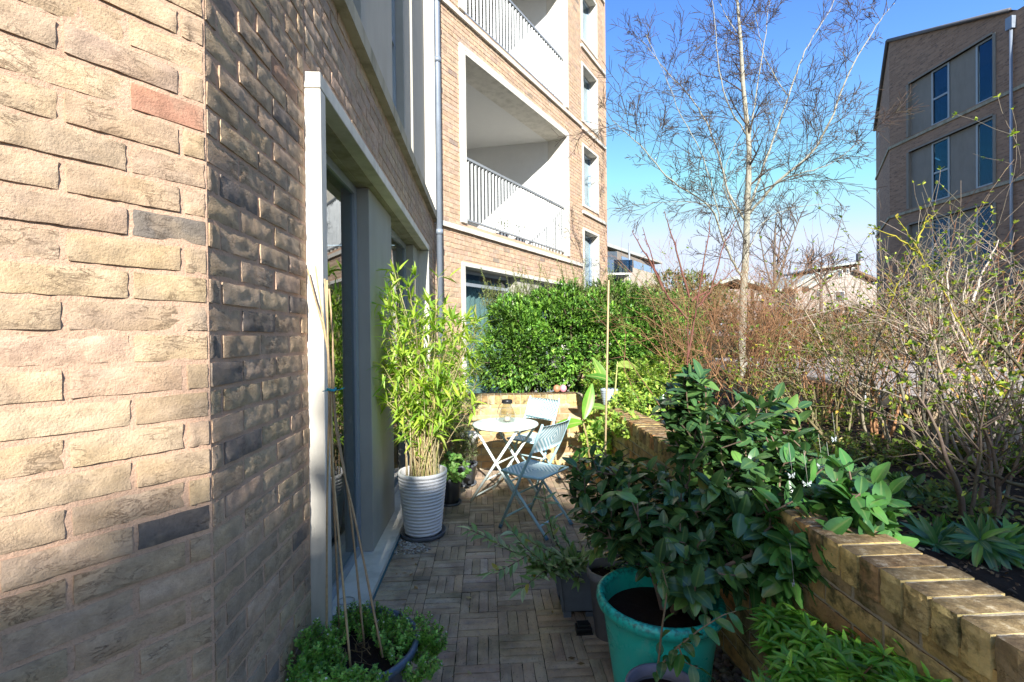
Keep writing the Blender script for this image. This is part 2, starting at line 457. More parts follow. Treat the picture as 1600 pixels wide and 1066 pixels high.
M_BR = brick_mat('stock_brick', 'obj'); M_BRS = brick_mat('stock_brick_far', 'attr')
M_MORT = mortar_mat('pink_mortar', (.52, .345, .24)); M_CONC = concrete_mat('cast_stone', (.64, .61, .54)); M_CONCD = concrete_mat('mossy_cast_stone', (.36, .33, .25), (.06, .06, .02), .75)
M_PANEL = concrete_mat('smooth_stone_panel', (.40, .38, .33), (.25, .23, .18), .3)
M_WHITE = simple('white_render', (.64, .635, .61), .8, nscale=60, namt=.05, bump=.1)
M_FRAME = simple('grey_window_metal', (.34, .38, .42), .4, .3, 80, .08, .03)
M_RAIL = simple('pale_grey_railing', (.33, .35, .36), .45, .3, 60, .1, .05)
M_GLASS = glass_mat('window_glass', (.62, .72, .72), 2.5); M_GLASSD = glass_mat('far_glass', (.35, .45, .52), 2.6, 2.2, (.66, .84, 1.))
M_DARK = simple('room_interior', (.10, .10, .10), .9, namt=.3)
M_ROOM = simple('room_pale_interior', (.45, .43, .40), .9, namt=.1)
M_PIPE = simple('pipe_paint', (.24, .28, .34), .45, .2, 40, .12, .05)
M_CURT = simple('net_curtain', (.75, .77, .76), .9, namt=.06)

cornerY = 1.29; cornerX = -.733
BA = ((cornerX, cornerY), (-.618, -.786), (.786, -.618))          # splayed end wall
BC = ((cornerX, 0.), (0., 1.), (1., 0.))                           # long garden wall, t = Y
BD = ((cornerX, 6.88), (.581, .814), (.814, -.581))                # balcony front
blk = empty('apartment_building', (cornerX, 4, 0), 'pale brick apartment block on the left with railed balconies and tall stone-framed windows', 'building')

items = []
for t, h, Lx, k in bond(BA, 0, 2.2, .02, 3.1, (.059, .167)):
    col = pick(PAL_BUFF, BR)
    if k % 2 == 1 and t < .16:
        col = {27: (.42, .22, .145), 23: (.20, .17, .145), 13: (.15, .13, .12)}.get(k, col)
    elif sum(col) < .9 and BR.random() < .7: col = pick(PAL_BUFF[:4], BR)
    items.append((BA, t, h, Lx, col, 0, .0615))
# long wall: B part up to the stone surround, then above the surround
C_holes = [(1.985, 5.66, .0, 2.60)]
for t, h, Lx, k in bond(BC, cornerY, 1.975, .02, 3.15, (.167, .059)):
    col = pick(PAL_BUFF, BR)
    if BR.random() < .06: col = (.22, .18, .155)
    items.append((BC, t, h, Lx, col, 0, .0615))
for t, h, Lx, k in bond(BC, 1.985, 6.86, .02, 3.15, (.11, .22), holes=C_holes):
    items.append((BC, t, h, Lx, pick(PAL_PINK, BR), 0, .0645))
# D face openings: balconies, stair windows, ground window
D_holes = [(.66, 4.49, 3.30, 6.02), (.66, 4.49, 6.62, 9.34), (.66, 4.49, 9.94, 12.6), (.64, 4.51, 0, 2.68),
           (5.27, 6.27, 4.62, 6.13), (5.27, 6.27, 6.64, 8.07), (5.27, 6.27, 8.58, 10.0), (5.27, 6.27, 10.5, 12.0), (5.27, 6.27, 2.1, 4.11)]
for t, h, Lx, k in bond(BD, 0, 6.72, .92, 12.9, (.225, .113), holes=D_holes):
    items.append((BD, t, h, Lx, pick(PAL_PINK, BR), 0, .0645))
LIB = brick_lib('stock', M_BR)
lay_bricks(items, blk, LIB, M_BRS, 298)
mb = MB(); sheet(mb, BA, 0, 2.2, 0, 3.12, []); sheet(mb, BC, cornerY + .004, 6.88, 0, 3.15, C_holes); sheet(mb, BD, 0, 6.73, 0, 12.9, D_holes)
mb.box(BA, 0, 2.2, .006, .1, 3.12, 7.0); mb.box(BC, cornerY, 1.98, .006, .1, 3.15, 7.0)
mb.box(BD, 6.72, 6.9, -.02 + .03, 4, 0, 12.9)
mb.box(BC, cornerY + .1, 7.0, 4.0, 4.1, 0, 12.9)
mb.build('wall', M_MORT, blk)

# string courses
mb = MB()
mb.box(BC, 2.0, 6.80, -.06, .10, 3.155, 3.255)
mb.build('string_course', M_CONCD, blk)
for a, b, h in ((0, 5.2, 3.155), (0, 5.2, 6.47), (0, 5.2, 9.79), (5.24, 6.76, 4.44), (5.24, 6.76, 6.44), (5.24, 6.76, 8.40), (5.24, 6.76, 10.3)):
    mb = MB(); mb.box(BD, a, b, -.045, .02, h, h + .075); mb.build('string_course', M_CONC, blk)

# ---- ground floor opening of the long wall
sf = MB(); sf.box(BC, 1.98, 5.66, -.062, .10, 2.535, 2.60); sf.build('lintel', M_CONC, blk, bevel=.004)
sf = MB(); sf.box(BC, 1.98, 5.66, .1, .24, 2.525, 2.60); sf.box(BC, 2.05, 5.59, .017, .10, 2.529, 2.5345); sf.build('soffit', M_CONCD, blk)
jm = MB(); jm.box(BC, 1.98, 2.045, -.062, .24, .05, 2.531); jm.build('jamb', M_CONC, blk, bevel=.004)
jm = MB(); jm.box(BC, 5.595, 5.66, -.062, .24, .05, 2.531); jm.build('jamb', M_CONC, blk, bevel=.004)
sl = MB(); sl.box(BC, 1.98, 5.70, -.062, .30, 0., .045); sl.build('sill', M_CONC, blk)
sl = MB(); sl.box(BC, 1.7, 5.7, -.070, -.0625, .0, .014); sl.build('damp_membrane', simple('blue_membrane', (.03, .12, .16), .6), blk)
for a, b in ((3.25, 4.0), (5.20, 5.594)):
    p_ = MB(); p_.box(BC, a, b, .055, .24, .046, 2.523); p_.build('pier', M_PANEL, blk, bevel=.004)

def window(B, t0, t1, h0, h1, off, par, glass=None, fw=.055, fd=.07, pf=.5, mull=(), rails=(), mat=None, frame_name='window'):
    """frame as part, each pane a sub-part"""
    mat = mat or M_FRAME; glass = glass or M_GLASS
    f = MB()
    f.box(B, t0, t0 + fw, off, off + fd, h0, h1); f.box(B, t1 - fw, t1, off, off + fd, h0, h1)
    f.box(B, t0 + fw, t1 - fw, off, off + fd, h1 - fw, h1); f.box(B, t0 + fw, t1 - fw, off, off + fd, h0, h0 + fw)
    xs = [t0 + fw, *mull, t1 - fw]
    for m in mull: f.box(B, m - fw / 2, m + fw / 2, off + .004, off + fd - .004, h0 + fw, h1 - fw)
    for r in rails: f.box(B, t0 + fw, t1 - fw, off + .007, off + fd - .007, r - fw / 2, r + fw / 2)
    w = f.build(frame_name, mat, par)
    hs_ = [h0 + fw, *rails, h1 - fw]
    for i, (a, b) in enumerate(zip(xs, xs[1:])):
        for c, d in zip(hs_, hs_[1:]):
            g = MB(); a_ = a + (fw / 2 if i else 0); b_ = b - (fw / 2 if i < len(xs) - 2 else 0)
            g.box(B, a_, b_, off + fd * pf, off + fd * pf + .006, c + (fw / 2 if c in rails else 0), d - (fw / 2 if d in rails else 0))
            g.build('pane', glass, w)
    return w

window(BC, 2.05, 3.245, .05, 2.522, .135, blk, fd=.075, pf=.2)
window(BC, 4.005, 5.195, .05, 2.522, .135, blk, fd=.075, pf=.2)
rm = MB()
rm.box(BC, 2.0, 5.7, 3.0, 3.05, 0, 2.6); rm.box(BC, 2.0, 2.04, .25, 3.0, 0, 2.6); rm.box(BC, 5.66, 5.7, .25, 3.0, 0, 2.6); rm.box(BC, 2.0, 5.7, .25, 3.0, 2.62, 2.66); rm.box(BC, 2.0, 5.7, .31, 3.0, -.02, .03)
rm.build('room', M_ROOM, blk)
cu = MB()
for (a, b) in ((2.1, 2.35), (4.75, 5.15)):
    n_ = 24; vs = []; 
    for i in range(n_ + 1):
        t = a + (b - a) * i / n_; o = .34 + .03 * math.sin(i * 1.9) + .012 * math.sin(i * 4.1)
        for h in (.08, 2.45): vs.append((BC[0][0] - o, t, h))
    cu.add(vs, [(2 * i, 2 * i + 2, 2 * i + 3, 2 * i + 1) for i in range(n_)], smooth=True)
cu.build('curtain', M_CURT, blk)

# ---- upper floor of the long wall
pn = MB(); pn.box(BC, 2.0, 6.62, .055, .2, 3.256, 3.33); pn.build('sill', M_CONC, blk)
tW = [onp(x, 120, BC, .1)[0] for x in (556, 606)]
for a, b, o in ((tW[0], tW[1], .06), (onp(628, 120, BC, .12)[0], onp(644, 120, BC, .12)[0], .10), (onp(644, 120, BC, .08)[0], 6.50, .075), (2.0, 2.12, .06)):
    p_ = MB(); p_.box(BC, a, b, o, .26, 3.331, 7.0); p_.build('pier', M_PANEL, blk, bevel=.004)
jm = MB(); jm.box(BC, 6.505, 6.58, -.062, .16, 3.256, 7.0); jm.build('jamb', M_CONC, blk)
window(BC, 2.121, tW[0] - .003, 3.331, 6.95, .18, blk, mull=(2.9,), rails=(4.3,))
window(BC, tW[1] + .003, onp(628, 120, BC, .12)[0] - .003, 3.331, 6.95, .18, blk, rails=(4.55, ))
rm = MB(); rm.box(BC, 2.0, 6.6, 2.5, 2.55, 3.2, 7); rm.box(BC, 2.0, 6.6, .3, 2.5, 3.26, 3.30); rm.box(BC, 6.58, 6.62, .165, 2.5, 3.2, 7); rm.box(BC, 2.0, 6.6, .3, 2.5, 6.98, 7.0)
rm.build('room', M_ROOM, blk)
# rainwater pipe in the inner corner
pp = MB(); pc = (-.645, 6.66)
pp.tube([(pc[0], pc[1], 0), (pc[0], pc[1], 12.5)], .043, 12); 
for h in (.8, 2.95, 5.35, 6.2, 9): pp.tube([(pc[0], pc[1], h), (pc[0], pc[1], h + .07)], .052, 12)
pp.build('rainwater_pipe', M_PIPE, blk)

# ---- balconies on the front
def Dp(t, off, h):
    O, u, n = BD; return (O[0] + u[0] * t - n[0] * off, O[1] + u[1] * t - n[1] * off, h)
def wall_quad(mb, p, q, h0, h1):
    mb.add([(p[0], p[1], h0), (q[0], q[1], h0), (q[0], q[1], h1), (p[0], p[1], h1)], [(0, 1, 2, 3)])
w_in = gh(730, 233, 5.96)
R1 = Dp(4.40, .46, 0); dirw = np.array([w_in[0] - R1[0], w_in[1] - R1[1]]); L3 = (R1[0] + dirw[0] * 1.6, R1[1] + dirw[1] * 1.6)
for k, h0 in enumerate((3.30, 6.62, 9.94)):
    h1 = h0 + 2.72 if k < 2 else 12.6
    st = MB(); st.box(BD, .60, .74, -.03, .46, h0, h1); st.build('jamb', M_CONC, blk, bevel=.004)
    st = MB(); st.box(BD, 4.40, 4.50, -.03, .46, h0, h1); st.build('jamb', M_CONC, blk, bevel=.004)
    st = MB(); st.box(BD, .60, 4.50, -.031, .46, h1 - .001, h1 + .062); st.build('lintel', M_CONC, blk, bevel=.004)
    iv = MB()
    wall_quad(iv, R1, L3, h0, h1 - .06); wall_quad(iv, Dp(.62, .46, 0), L3, h0, h1 - .06)
    A_, B_, C_ = Dp(.62, .46, 0), Dp(4.45, .46, 0), L3
    for h in (h0 + .02, h1 - .061): iv.add([(A_[0], A_[1], h), (B_[0], B_[1], h), (R1[0], R1[1], h), (C_[0], C_[1], h)], [(0, 1, 2, 3)])
    st = MB(); st.box(BD, .745, 4.395, -.029, .459, h1 - .064, h1 - .002); st.build('soffit', M_CONC, blk)
    iv.build('balcony_wall', M_WHITE, blk)
    rl = MB(); rl.box(BD, .745, 4.395, .05, .10, h0 + 1.06, h0 + 1.10); rl.box(BD, .745, 4.395, .06, .09, h0 + .08, h0 + .11)
    R_ = rl.build('railing', M_RAIL, blk)
    bm_ = MB(); bm_.box(((0, 0), (1, 0), (0, -1)), -.005, .005, -.014, .014, 0, .946); bme = bm_.mesh('baluster', M_RAIL)
    x, y, z = frame_of(BD); nb = 36
    for i in range(nb):
        t = .80 + (4.34 - .80) * i / (nb - 1)
        M = Matrix.Translation(Vector(Dp(t, .075, h0 + .112))) @ Matrix((x, y, z)).transposed().to_4x4() @ Matrix.Rotation(.5, 4, 'Z')
        inst('baluster', bme, M, R_)
    g = MB(); g.box(BD, .8, 1.9, 2.0 if k else 1.9, 2.05, h0 + .02, h0 + .03); 
# ---- stair windows
for (a, b, h0, h1) in D_holes[4:]:
    st = MB()
    st.box(BD, a, a + .07, -.02, .30, h0, h1); st.box(BD, b - .07, b, -.02, .30, h0, h1); st.box(BD, a + .07, b - .07, -.02, .30, h1 - .06, h1); st.box(BD, a + .07, b - .07, -.02, .30, h0, h0 + .06)
    st.build('window_surround', M_CONC, blk, bevel=.004)
    window(BD, a + .071, b - .071, h0 + .061, h1 - .061, .16, blk, mull=(a + .50,), fw=.04, glass=M_GLASSD)
    cb = MB(); cb.box(BD, a + .50, b - .1, .30, .31, h0 + .1, h1 - .1); cb.build('blind', simple('cream_blind', (.6, .55, .42), .9), blk)
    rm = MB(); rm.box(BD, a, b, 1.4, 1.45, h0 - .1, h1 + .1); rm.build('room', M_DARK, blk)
# ---- ground window behind the hedge
st = MB(); st.box(BD, .60, 4.55, -.03, .30, 2.62, 2.685); st.build('lintel', M_CONC, blk, bevel=.004)
st = MB(); st.box(BD, .60, .68, -.03, .30, 0, 2.619); st.build('jamb', M_CONC, blk, bevel=.004)
st = MB(); st.box(BD, 4.43, 4.51, -.03, .30, 0, 2.619); st.build('jamb', M_CONC, blk, bevel=.004)
st = MB(); st.box(BD, 2.28, 3.18, .06, .30, 0, 2.619); st.build('pier', M_PANEL, blk)
window(BD, .685, 2.275, .3, 2.615, .18, blk, rails=(2.38,)); window(BD, 3.185, 4.425, .3, 2.615, .18, blk, mull=(3.8,))
cu = MB()
for (a, b) in ((.72, 2.25), (3.3, 3.9)):
    if b > 4: break
    n_ = 40; vs = []
    for i in range(n_ + 1):
        t = a + (b - a) * i / n_; o = .36 + .03 * math.sin(i * 1.7) + .01 * math.sin(i * 3.9)
        for h in (.2, 2.5): vs.append(Dp(t, o, h))
    cu.add(vs, [(2 * i, 2 * i + 2, 2 * i + 3, 2 * i + 1) for i in range(n_)], smooth=True)
cu.build('curtain', M_CURT, blk)
rm = MB(); rm.box(BD, .6, 4.5, 2.5, 2.55, 0, 2.7); rm.box(BD, .6, 4.5, .31, 2.5, 2.64, 2.68); rm.build('room', M_ROOM, blk)

# ---------------------------------------------------------------- block on the right, in its own shade
BRt = ((17.5, 0.), (0., 1.), (-1., 0.))
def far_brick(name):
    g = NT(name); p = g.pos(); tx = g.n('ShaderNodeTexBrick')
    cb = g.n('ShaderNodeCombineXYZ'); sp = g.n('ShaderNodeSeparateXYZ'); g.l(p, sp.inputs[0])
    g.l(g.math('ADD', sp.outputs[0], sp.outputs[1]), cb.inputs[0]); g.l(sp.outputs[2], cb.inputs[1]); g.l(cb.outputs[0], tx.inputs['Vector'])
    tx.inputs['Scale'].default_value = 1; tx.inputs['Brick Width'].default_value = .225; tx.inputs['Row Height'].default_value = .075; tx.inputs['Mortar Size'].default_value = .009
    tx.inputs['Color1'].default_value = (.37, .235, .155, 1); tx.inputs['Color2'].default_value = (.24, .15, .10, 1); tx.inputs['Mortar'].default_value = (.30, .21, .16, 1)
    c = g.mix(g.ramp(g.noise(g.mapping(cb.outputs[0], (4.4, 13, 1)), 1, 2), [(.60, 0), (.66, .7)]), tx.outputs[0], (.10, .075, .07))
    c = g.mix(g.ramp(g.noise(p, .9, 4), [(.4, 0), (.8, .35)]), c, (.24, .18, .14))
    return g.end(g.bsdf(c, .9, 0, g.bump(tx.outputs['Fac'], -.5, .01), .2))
M_FBR = far_brick('far_brickwork'); M_PANEL2 = concrete_mat('shade_darkened_stone', (.24, .22, .19), (.15, .13, .10), .35)  # panel stone copy darkened: the block's shade is in its colour
rb = empty('apartment_building', (19, 17, 0), 'dark brick apartment block in shade at the right edge with tall blue-reflecting windows', 'building')
tR = lambda x, y=200: onp(x, y, BRt)[0]
w = MB()
t_far, t_near = 19.5, 6.0
storeys = [(9.60, 11.75), (6.62, 8.95), (3.65, 5.95)]
rholes = []
def rside(x): return tR(x, 100)
pj = [tR(1416.6, 139), tR(1452, 120), tR(1480, 108), tR(1521, 85), tR(1551.7, 72)]
for h0, h1 in storeys: rholes.append((pj[4], pj[0], h0, h1))
rholes.append((11.2, 14.0, 9.6, 11.7)); rholes.append((11.2, 14.0, 6.62, 8.95)); rholes.append((11.2, 14.0, 3.65, 5.95))
ts = [t_near, 11.2, 14.0, pj[4], pj[0], t_far]
def rooft(t): return 14.05 - (t_far - t) * (14.05 - 12.1) / (t_far - 14.8) if t > 14.8 else 12.1 + (14.8 - t) * .0
O = BRt[0]
def sheet_holes(mb, B, t0, t1, h0, h1, holes, th=.15): 
    ts = sorted({t0, t1, *[x for q in holes for x in q[:2] if t0 < x < t1]}); hs = sorted({h0, h1, *[x for q in holes for x in q[2:] if h0 < x < h1]})
    for a, b in zip(ts, ts[1:]):
        for c, d in zip(hs, hs[1:]):
            if any(q[0] < (a + b) / 2 < q[1] and q[2] < (c + d) / 2 < q[3] for q in holes): continue
            mb.box(B, a, b, 0, th, c, d)
sheet_holes(w, BRt, t_near, t_far, 0, 12.05, rholes)
# sloping gable above the top storey
vs = [(17.5, 14.6, 12.051), (17.5, t_far, 12.051), (17.5, t_far, 14.05), (17.5, 14.8, 12.12), (17.65, 14.6, 12.051), (17.65, t_far, 12.051), (17.65, t_far, 14.05), (17.65, 14.8, 12.12)]
w.add(vs, [(0, 1, 2, 3), (4, 7, 6, 5), (0, 3, 7, 4), (3, 2, 6, 7), (2, 1, 5, 6)])
# chamfered end going away
e2 = at(1369, 279, 23.4)
ex, ey = float(e2[0]), float(e2[1])
w.add([(17.5, t_far, 0), (ex, ey, 0), (ex, ey, 11.9), (17.5, t_far, 14.05)], [(0, 1, 2, 3)])
w.add([(ex, ey, 0), (30, ey + 5, 0), (30, ey + 5, 11.9), (ex, ey, 11.9)], [(0, 1, 2, 3)])
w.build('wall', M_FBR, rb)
rf = MB(); rf.add([(17.40, 14.7, 12.13), (17.40, t_far + .05, 14.12), (ex - .1, ey, 12.0), (30, ey + 5, 12), (30, 14.7, 12.13)], [(0, 1, 2, 3, 4)])
rf.tube([(17.42, 14.75, 12.16), (17.42, t_far, 14.12)], .07, 6); rf.tube([(17.42, t_far, 14.12), (ex - .08, ey, 12.0)], .07, 6)
rf.build('roof', simple('dark_lead', (.10, .10, .11), .6), rb)
sd_ = MB(); sd_.box(BRt, t_near, 14.7, 0, 8, 12.1, 14.5); sd_.box(BRt, t_near, 14.4, -.9, .2, 0, 14.5)
for h0, h1 in storeys:
    mbp = MB(); mbp.box(BRt, t_near + 8.3, t_far + .01, -.05, .02, h0 - .17, h0 - .06); mbp.build('string_course', M_CONCD, rb)
    for a, b in ((pj[1], pj[0]), (pj[3], pj[2])):
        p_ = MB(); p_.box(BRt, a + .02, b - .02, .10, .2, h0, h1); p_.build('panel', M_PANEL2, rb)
    window(BRt, pj[2], pj[1], h0, h1, .08, rb, glass=M_GLASSD, rails=((h0 + h1) / 2 - .05,), mat=M_RAIL, fw=.07)
    window(BRt, pj[4], pj[3], h0, h1, .08, rb, glass=M_GLASSD, mat=M_RAIL, fw=.07)
    window(BRt, 11.22, 13.98, h0, h1, .08, rb, glass=M_GLASSD, mat=M_RAIL, fw=.07, mull=(12.6,))
    jm = MB(); jm.box(BRt, pj[0] - .1, pj[0], -.03, .15, h0, h1); jm.box(BRt, pj[4] - .10, pj[4], -.03, .15, h0, h1); jm.box(BRt, pj[4], pj[0] - .1, -.03, .15, h1, h1 + .07)
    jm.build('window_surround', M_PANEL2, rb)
    # far chamfer slit windows
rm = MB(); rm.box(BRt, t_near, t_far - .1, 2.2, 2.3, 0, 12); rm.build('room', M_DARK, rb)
n2 = math.hypot(ex - 17.5, ey - t_far); BE = ((17.5, t_far), ((ex - 17.5) / n2, (ey - t_far) / n2), (-(ey - t_far) / n2, (ex - 17.5) / n2))
for h0, h1 in storeys:
    b_ = MB(); b_.box(BE, 0, n2, -.05, .02, h0 - .17, h0 - .06); b_.build('string_course', M_CONCD, rb)
    window(BE, n2 - 1.3, n2 - .4, h0, h1 - .3, -.01, rb, glass=M_GLASSD, mat=M_RAIL, fw=.06)
pp = MB(); q = onp(1583, 150, BRt); pp.tube([(17.43, q[0], 0), (17.43, q[0], 11.6)], .045, 10); pp.box(BRt, q[0] - .10, q[0] + .10, -.16, 0, 11.5, 11.9); pp.build('rainwater_pipe', M_PIPE, rb)

# ---------------------------------------------------------------- far buildings
def slab(mb, P, Q, h0a, h0b, h1a, h1b, th=.2):
    """upright wall between two points with separate heights"""
    d = Vector((Q[0] - P[0], Q[1] - P[1], 0)).normalized(); n = Vector((-d.y, d.x, 0)) * th
    vs = [(P[0], P[1], h0a), (Q[0], Q[1], h0b), (Q[0], Q[1], h1b), (P[0], P[1], h1a)]
    vs += [(v[0] + n.x, v[1] + n.y, v[2]) for v in vs]
    mb.add(vs, [(0, 1, 2, 3), (7, 6, 5, 4), (0, 4, 5, 1), (3, 2, 6, 7), (1, 5, 6, 2), (0, 3, 7, 4)])
fb = empty('apartment_building', tuple(at(985, 470, 44)[:2]) + (0,), 'distant cream flats with blue glass balconies and a thin sloping roof', 'building')
P0 = at(938, 470, 36); P1 = at(972, 470, 36.2); P2 = at(1030, 470, 52)
def hy(px_, y, P): return float(at(px_, y, P[1])[2])
m_ = MB(); slab(m_, P1, P2, 0, 0, hy(972, 413, P1), hy(1030, 430, P2)); m_.build('wall', simple('cream_wall', (.55, .47, .36), .9, namt=.12), fb)
m_ = MB(); slab(m_, P0, (P2[0] + 1, P2[1] + 1.5), hy(938, 381, P0), hy(1030, 409, P2), hy(938, 375, P0), hy(1030, 406, P2), 5); m_.build('roof', simple('pale_roof', (.5, .5, .46), .7), fb)
m_ = MB(); slab(m_, (P1[0] + .2, P1[1] + 1.8), (P2[0] + .2, P2[1] + 1.8), 5, 5, hy(972, 386, P1), hy(1030, 411, P2)); m_.build('top_storey', simple('timber_clad', (.32, .26, .2), .8), fb)
for i in range(4):
    a = i / 4 + .02; b = (i + 1) / 4 - .01
    A = P1 + (P2 - P1) * a; B = P1 + (P2 - P1) * b
    off = np.array([-.12, -.12, 0])
    m_ = MB(); slab(m_, A + off, B + off, hy(972, 413, P1) * (1 - a) + hy(1030, 430, P2) * a, hy(972, 413, P1) * (1 - b) + hy(1030, 430, P2) * b,
                    hy(972, 400, P1) * (1 - a) + hy(1030, 421, P2) * a, hy(972, 400, P1) * (1 - b) + hy(1030, 421, P2) * b, .04)
    m_.build('glass_balustrade', M_GLASSD, fb)
for i, (a, hh) in enumerate(((.28, 0), (.62, 0))):
    A = P1 + (P2 - P1) * a + np.array([-.1, -.1, 0]); B = P1 + (P2 - P1) * (a + .14) + np.array([-.1, -.1, 0])
    m_ = MB(); slab(m_, A, B, 1.5 + 2, 1.5 + 2, 6.1, 6.1, .05); m_.build('window', simple('pale_window', (.45, .55, .62), .2, spec=.8), fb)
for h in (0, 2.7, 5.2):
    base = P0 + np.array([-.4, -1.2, 0])
    m_ = MB(); m_.abox(base[0] - 2, P1[0] + .4, base[1], base[1] + 2.4, h + .9, h + 1.05); m_.build('balcony_floor', simple('pale_roof', (.5, .5, .46)), fb)
    m_ = MB(); m_.abox(base[0] - 2, P1[0] + .4, base[1] - .05, base[1], h + 1.06, h + 2.0); m_.build('glass_balustrade', M_GLASSD, fb)
for x in (P0[0] - .3, P1[0] + .2):
    m_ = MB(); m_.tube([(x, P0[1] - 1.1, 0), (x, P0[1] - 1.1, hy(960, 384, P0))], .07, 6); m_.build('post', M_RAIL, fb)
m_ = MB(); m_.abox(P0[0] - 3, P1[0], P0[1] + 1.4, P0[1] + 1.6, 0, hy(950, 388, P0)); m_.build('window_wall', simple('dark_glazing', (.06, .08, .1), .15, spec=.8), fb)

def house(name, label, parts_fn, loc):
    e = empty(name, loc, label, 'house'); parts_fn(e); return e
M_SLATE = simple('grey_green_roof', (.38, .44, .41), .7, nscale=4, namt=.15); M_TIMB = simple('brown_boards', (.16, .10, .07), .8)
M_RENDER = simple('offwhite_render', (.34, .30, .27), .85, nscale=8, namt=.08)
def prism(mb, pts_px, d, th):
    f = [at(x, y, d) for x, y in pts_px]; b = [p + np.array([0, th, 0]) for p in f]; n = len(f)
    mb.add([*f, *b], [tuple(range(n)), tuple(range(2 * n - 1, n - 1, -1))] + [(i, (i + 1) % n, n + (i + 1) % n, n + i) for i in range(n)])
def hs1(e):
    m = MB(); prism(m, [(1243, 500), (1243, 446), (1290, 424), (1297, 428), (1331, 425), (1372, 446), (1372, 500)], 60, 10); m.build('wall', M_RENDER, e)
    m = MB(); prism(m, [(1282, 425), (1284, 417), (1343, 412), (1343, 428), (1331, 426), (1297, 428)], 60.4, 6); m.build('upper_storey', M_TIMB, e)
    m = MB(); prism(m, [(1276, 418), (1350, 408), (1350, 410.5), (1276, 420.5)], 59.2, 9); m.build('roof', M_SLATE, e)
    m = MB(); prism(m, [(1236, 449), (1278, 425), (1282, 427), (1240, 452)], 59.2, 11); m.build('roof', M_SLATE, e)
    m = MB(); prism(m, [(1262, 447), (1306, 422), (1309, 425), (1265, 451)], 58.9, 2); m.build('roof', M_SLATE, e)
    m = MB(); prism(m, [(1336, 423), (1338, 421), (1374, 436), (1374, 440)], 59.2, 11); m.build('roof', M_TIMB, e)
    m = MB(); m.tube([tuple(at(1341, 415, 62)), tuple(at(1341, 397, 62))], .26, 8); m.build('flue', simple('black_flue', (.03, .03, .035), .5), e)
    for x0, y0, x1, y1 in ((1309, 421, 1317, 432), (1322, 420, 1327, 428), (1331, 418, 1337, 427), (1305, 455, 1320, 472), (1275, 452, 1282, 464)):
        m = MB(); prism(m, [(x0, y1), (x0, y0), (x1, y0), (x1, y1)], 59.85, .15); w_ = m.build('window', M_WHITE, e)
        m = MB(); prism(m, [(x0 + 1, y1 - 1), (x0 + 1, y0 + 1), (x1 - 1, y0 + 1), (x1 - 1, y1 - 1)], 59.8, .06); m.build('pane', simple('dark_glazing', (.06, .08, .1), .15, spec=.8), w_)
house('house', 'white rendered house with sloping grey roofs and a black flue beyond the garden', hs1, tuple(at(1300, 480, 62)[:2]) + (0,))
def hs2(e):
    m = MB(); prism(m, [(1088, 500), (1088, 452), (1212, 452), (1212, 500)], 26, 6); m.build('wall', simple('grey_brown_boards', (.30, .24, .22), .85), e)
    m = MB(); prism(m, [(1078, 458), (1150, 431), (1222, 452), (1222, 456), (1150, 436), (1080, 461)], 25.6, 7); m.build('roof', M_SLATE, e)
    m = MB(); prism(m, [(1178, 470), (1178, 456), (1190, 456), (1190, 470)], 25.95, .1); m.build('window', M_WHITE, e)
house('house', 'low brown boarded house with a shallow grey-green roof behind the bare tree', hs2, tuple(at(1150, 480, 28)[:2]) + (0,))

# ---------------------------------------------------------------- ground
def soil_mat(name, col=(.026, .018, .013), scale=60):
    g = NT(name); p = g.pos(); a = g.noise(p, scale, 6, .7); b = g.noise(p, 5, 4)
    c = g.mix(g.ramp(a, [(.35, .7), (.7, 0)]), col, tuple(x * .4 for x in col))
    c = g.mix(g.ramp(b, [(.5, 0), (.8, .5)]), c, tuple(x * 1.9 for x in col))
    return g.end(g.bsdf(c, .95, 0, g.bump(a, 1, .015), .2))
M_SOIL = soil_mat('garden_soil'); M_COMP = soil_mat('dark_compost', (.030, .018, .013), 120)
def ground_mat():
    g = NT('rough_ground'); p = g.pos(); a = g.noise(p, 3, 6, .7); b = g.noise(p, 40, 5)
    c = g.mix(g.ramp(a, [(.4, 0), (.65, 1)]), (.055, .06, .025), (.09, .07, .045)); c = g.mix(g.ramp(b, [(.3, .6), (.6, 0)]), c, (.02, .02, .012))
    return g.end(g.bsdf(c, .95, 0, g.bump(b, 1, .03), .1))
m = MB(); m.abox(-400, 600, -300, 900, -.6, -.035); m.build('ground', ground_mat(), kind='structure')

# patio: clay pavers in basket weave with a soldier strip and a stacked strip by the sill
S = .207; X0 = -.163; Y0 = 2.155
M_PAV = None
def paver_mat(name, src):
    g = NT(name); p = g.pos(); base = g.src(src)
    a = g.noise(p, 90, 5, .65); b = g.noise(p, 6, 5, .6); d = g.noise(g.mapping(p, (1, 1, 1)), 22, 4)
    c = g.mix(g.ramp(b, [(.42, 0), (.66, .7)]), base, g.mix(1., base, (.50, .48, .50), 'MULTIPLY'))
    c = g.mix(g.ramp(d, [(.55, 0), (.75, .6)]), c, (.27, .235, .215))
    c = g.mix(g.ramp(g.noise(p, 1.7, 5, .7), [(.52, 0), (.66, .55)]), c, (.085, .082, .03))
    c = g.mix(g.ramp(a, [(.28, .8), (.42, 0)]), c, (.03, .026, .024))
    return g.end(g.bsdf(c, g.ramp(b, [(.4, .7), (.7, .92)]), 0, g.bump(a, .7, .003), .3))
M_PV = paver_mat('clay_paver', 'obj'); M_PVS = paver_mat('clay_paver_far', 'attr')
prng = random.Random(3)
pv = []
W4 = S / 4
Y_END = 5.30
def cell(x, y, along_x):
    for k in range(4):
        if along_x: pv.append((x + S / 2, y + W4 * (k + .5), S - .004, W4 - .0035))
        else: pv.append((x + W4 * (k + .5), y + S / 2, W4 - .0035, S - .004))
nrow0 = -8; nrow1 = 16
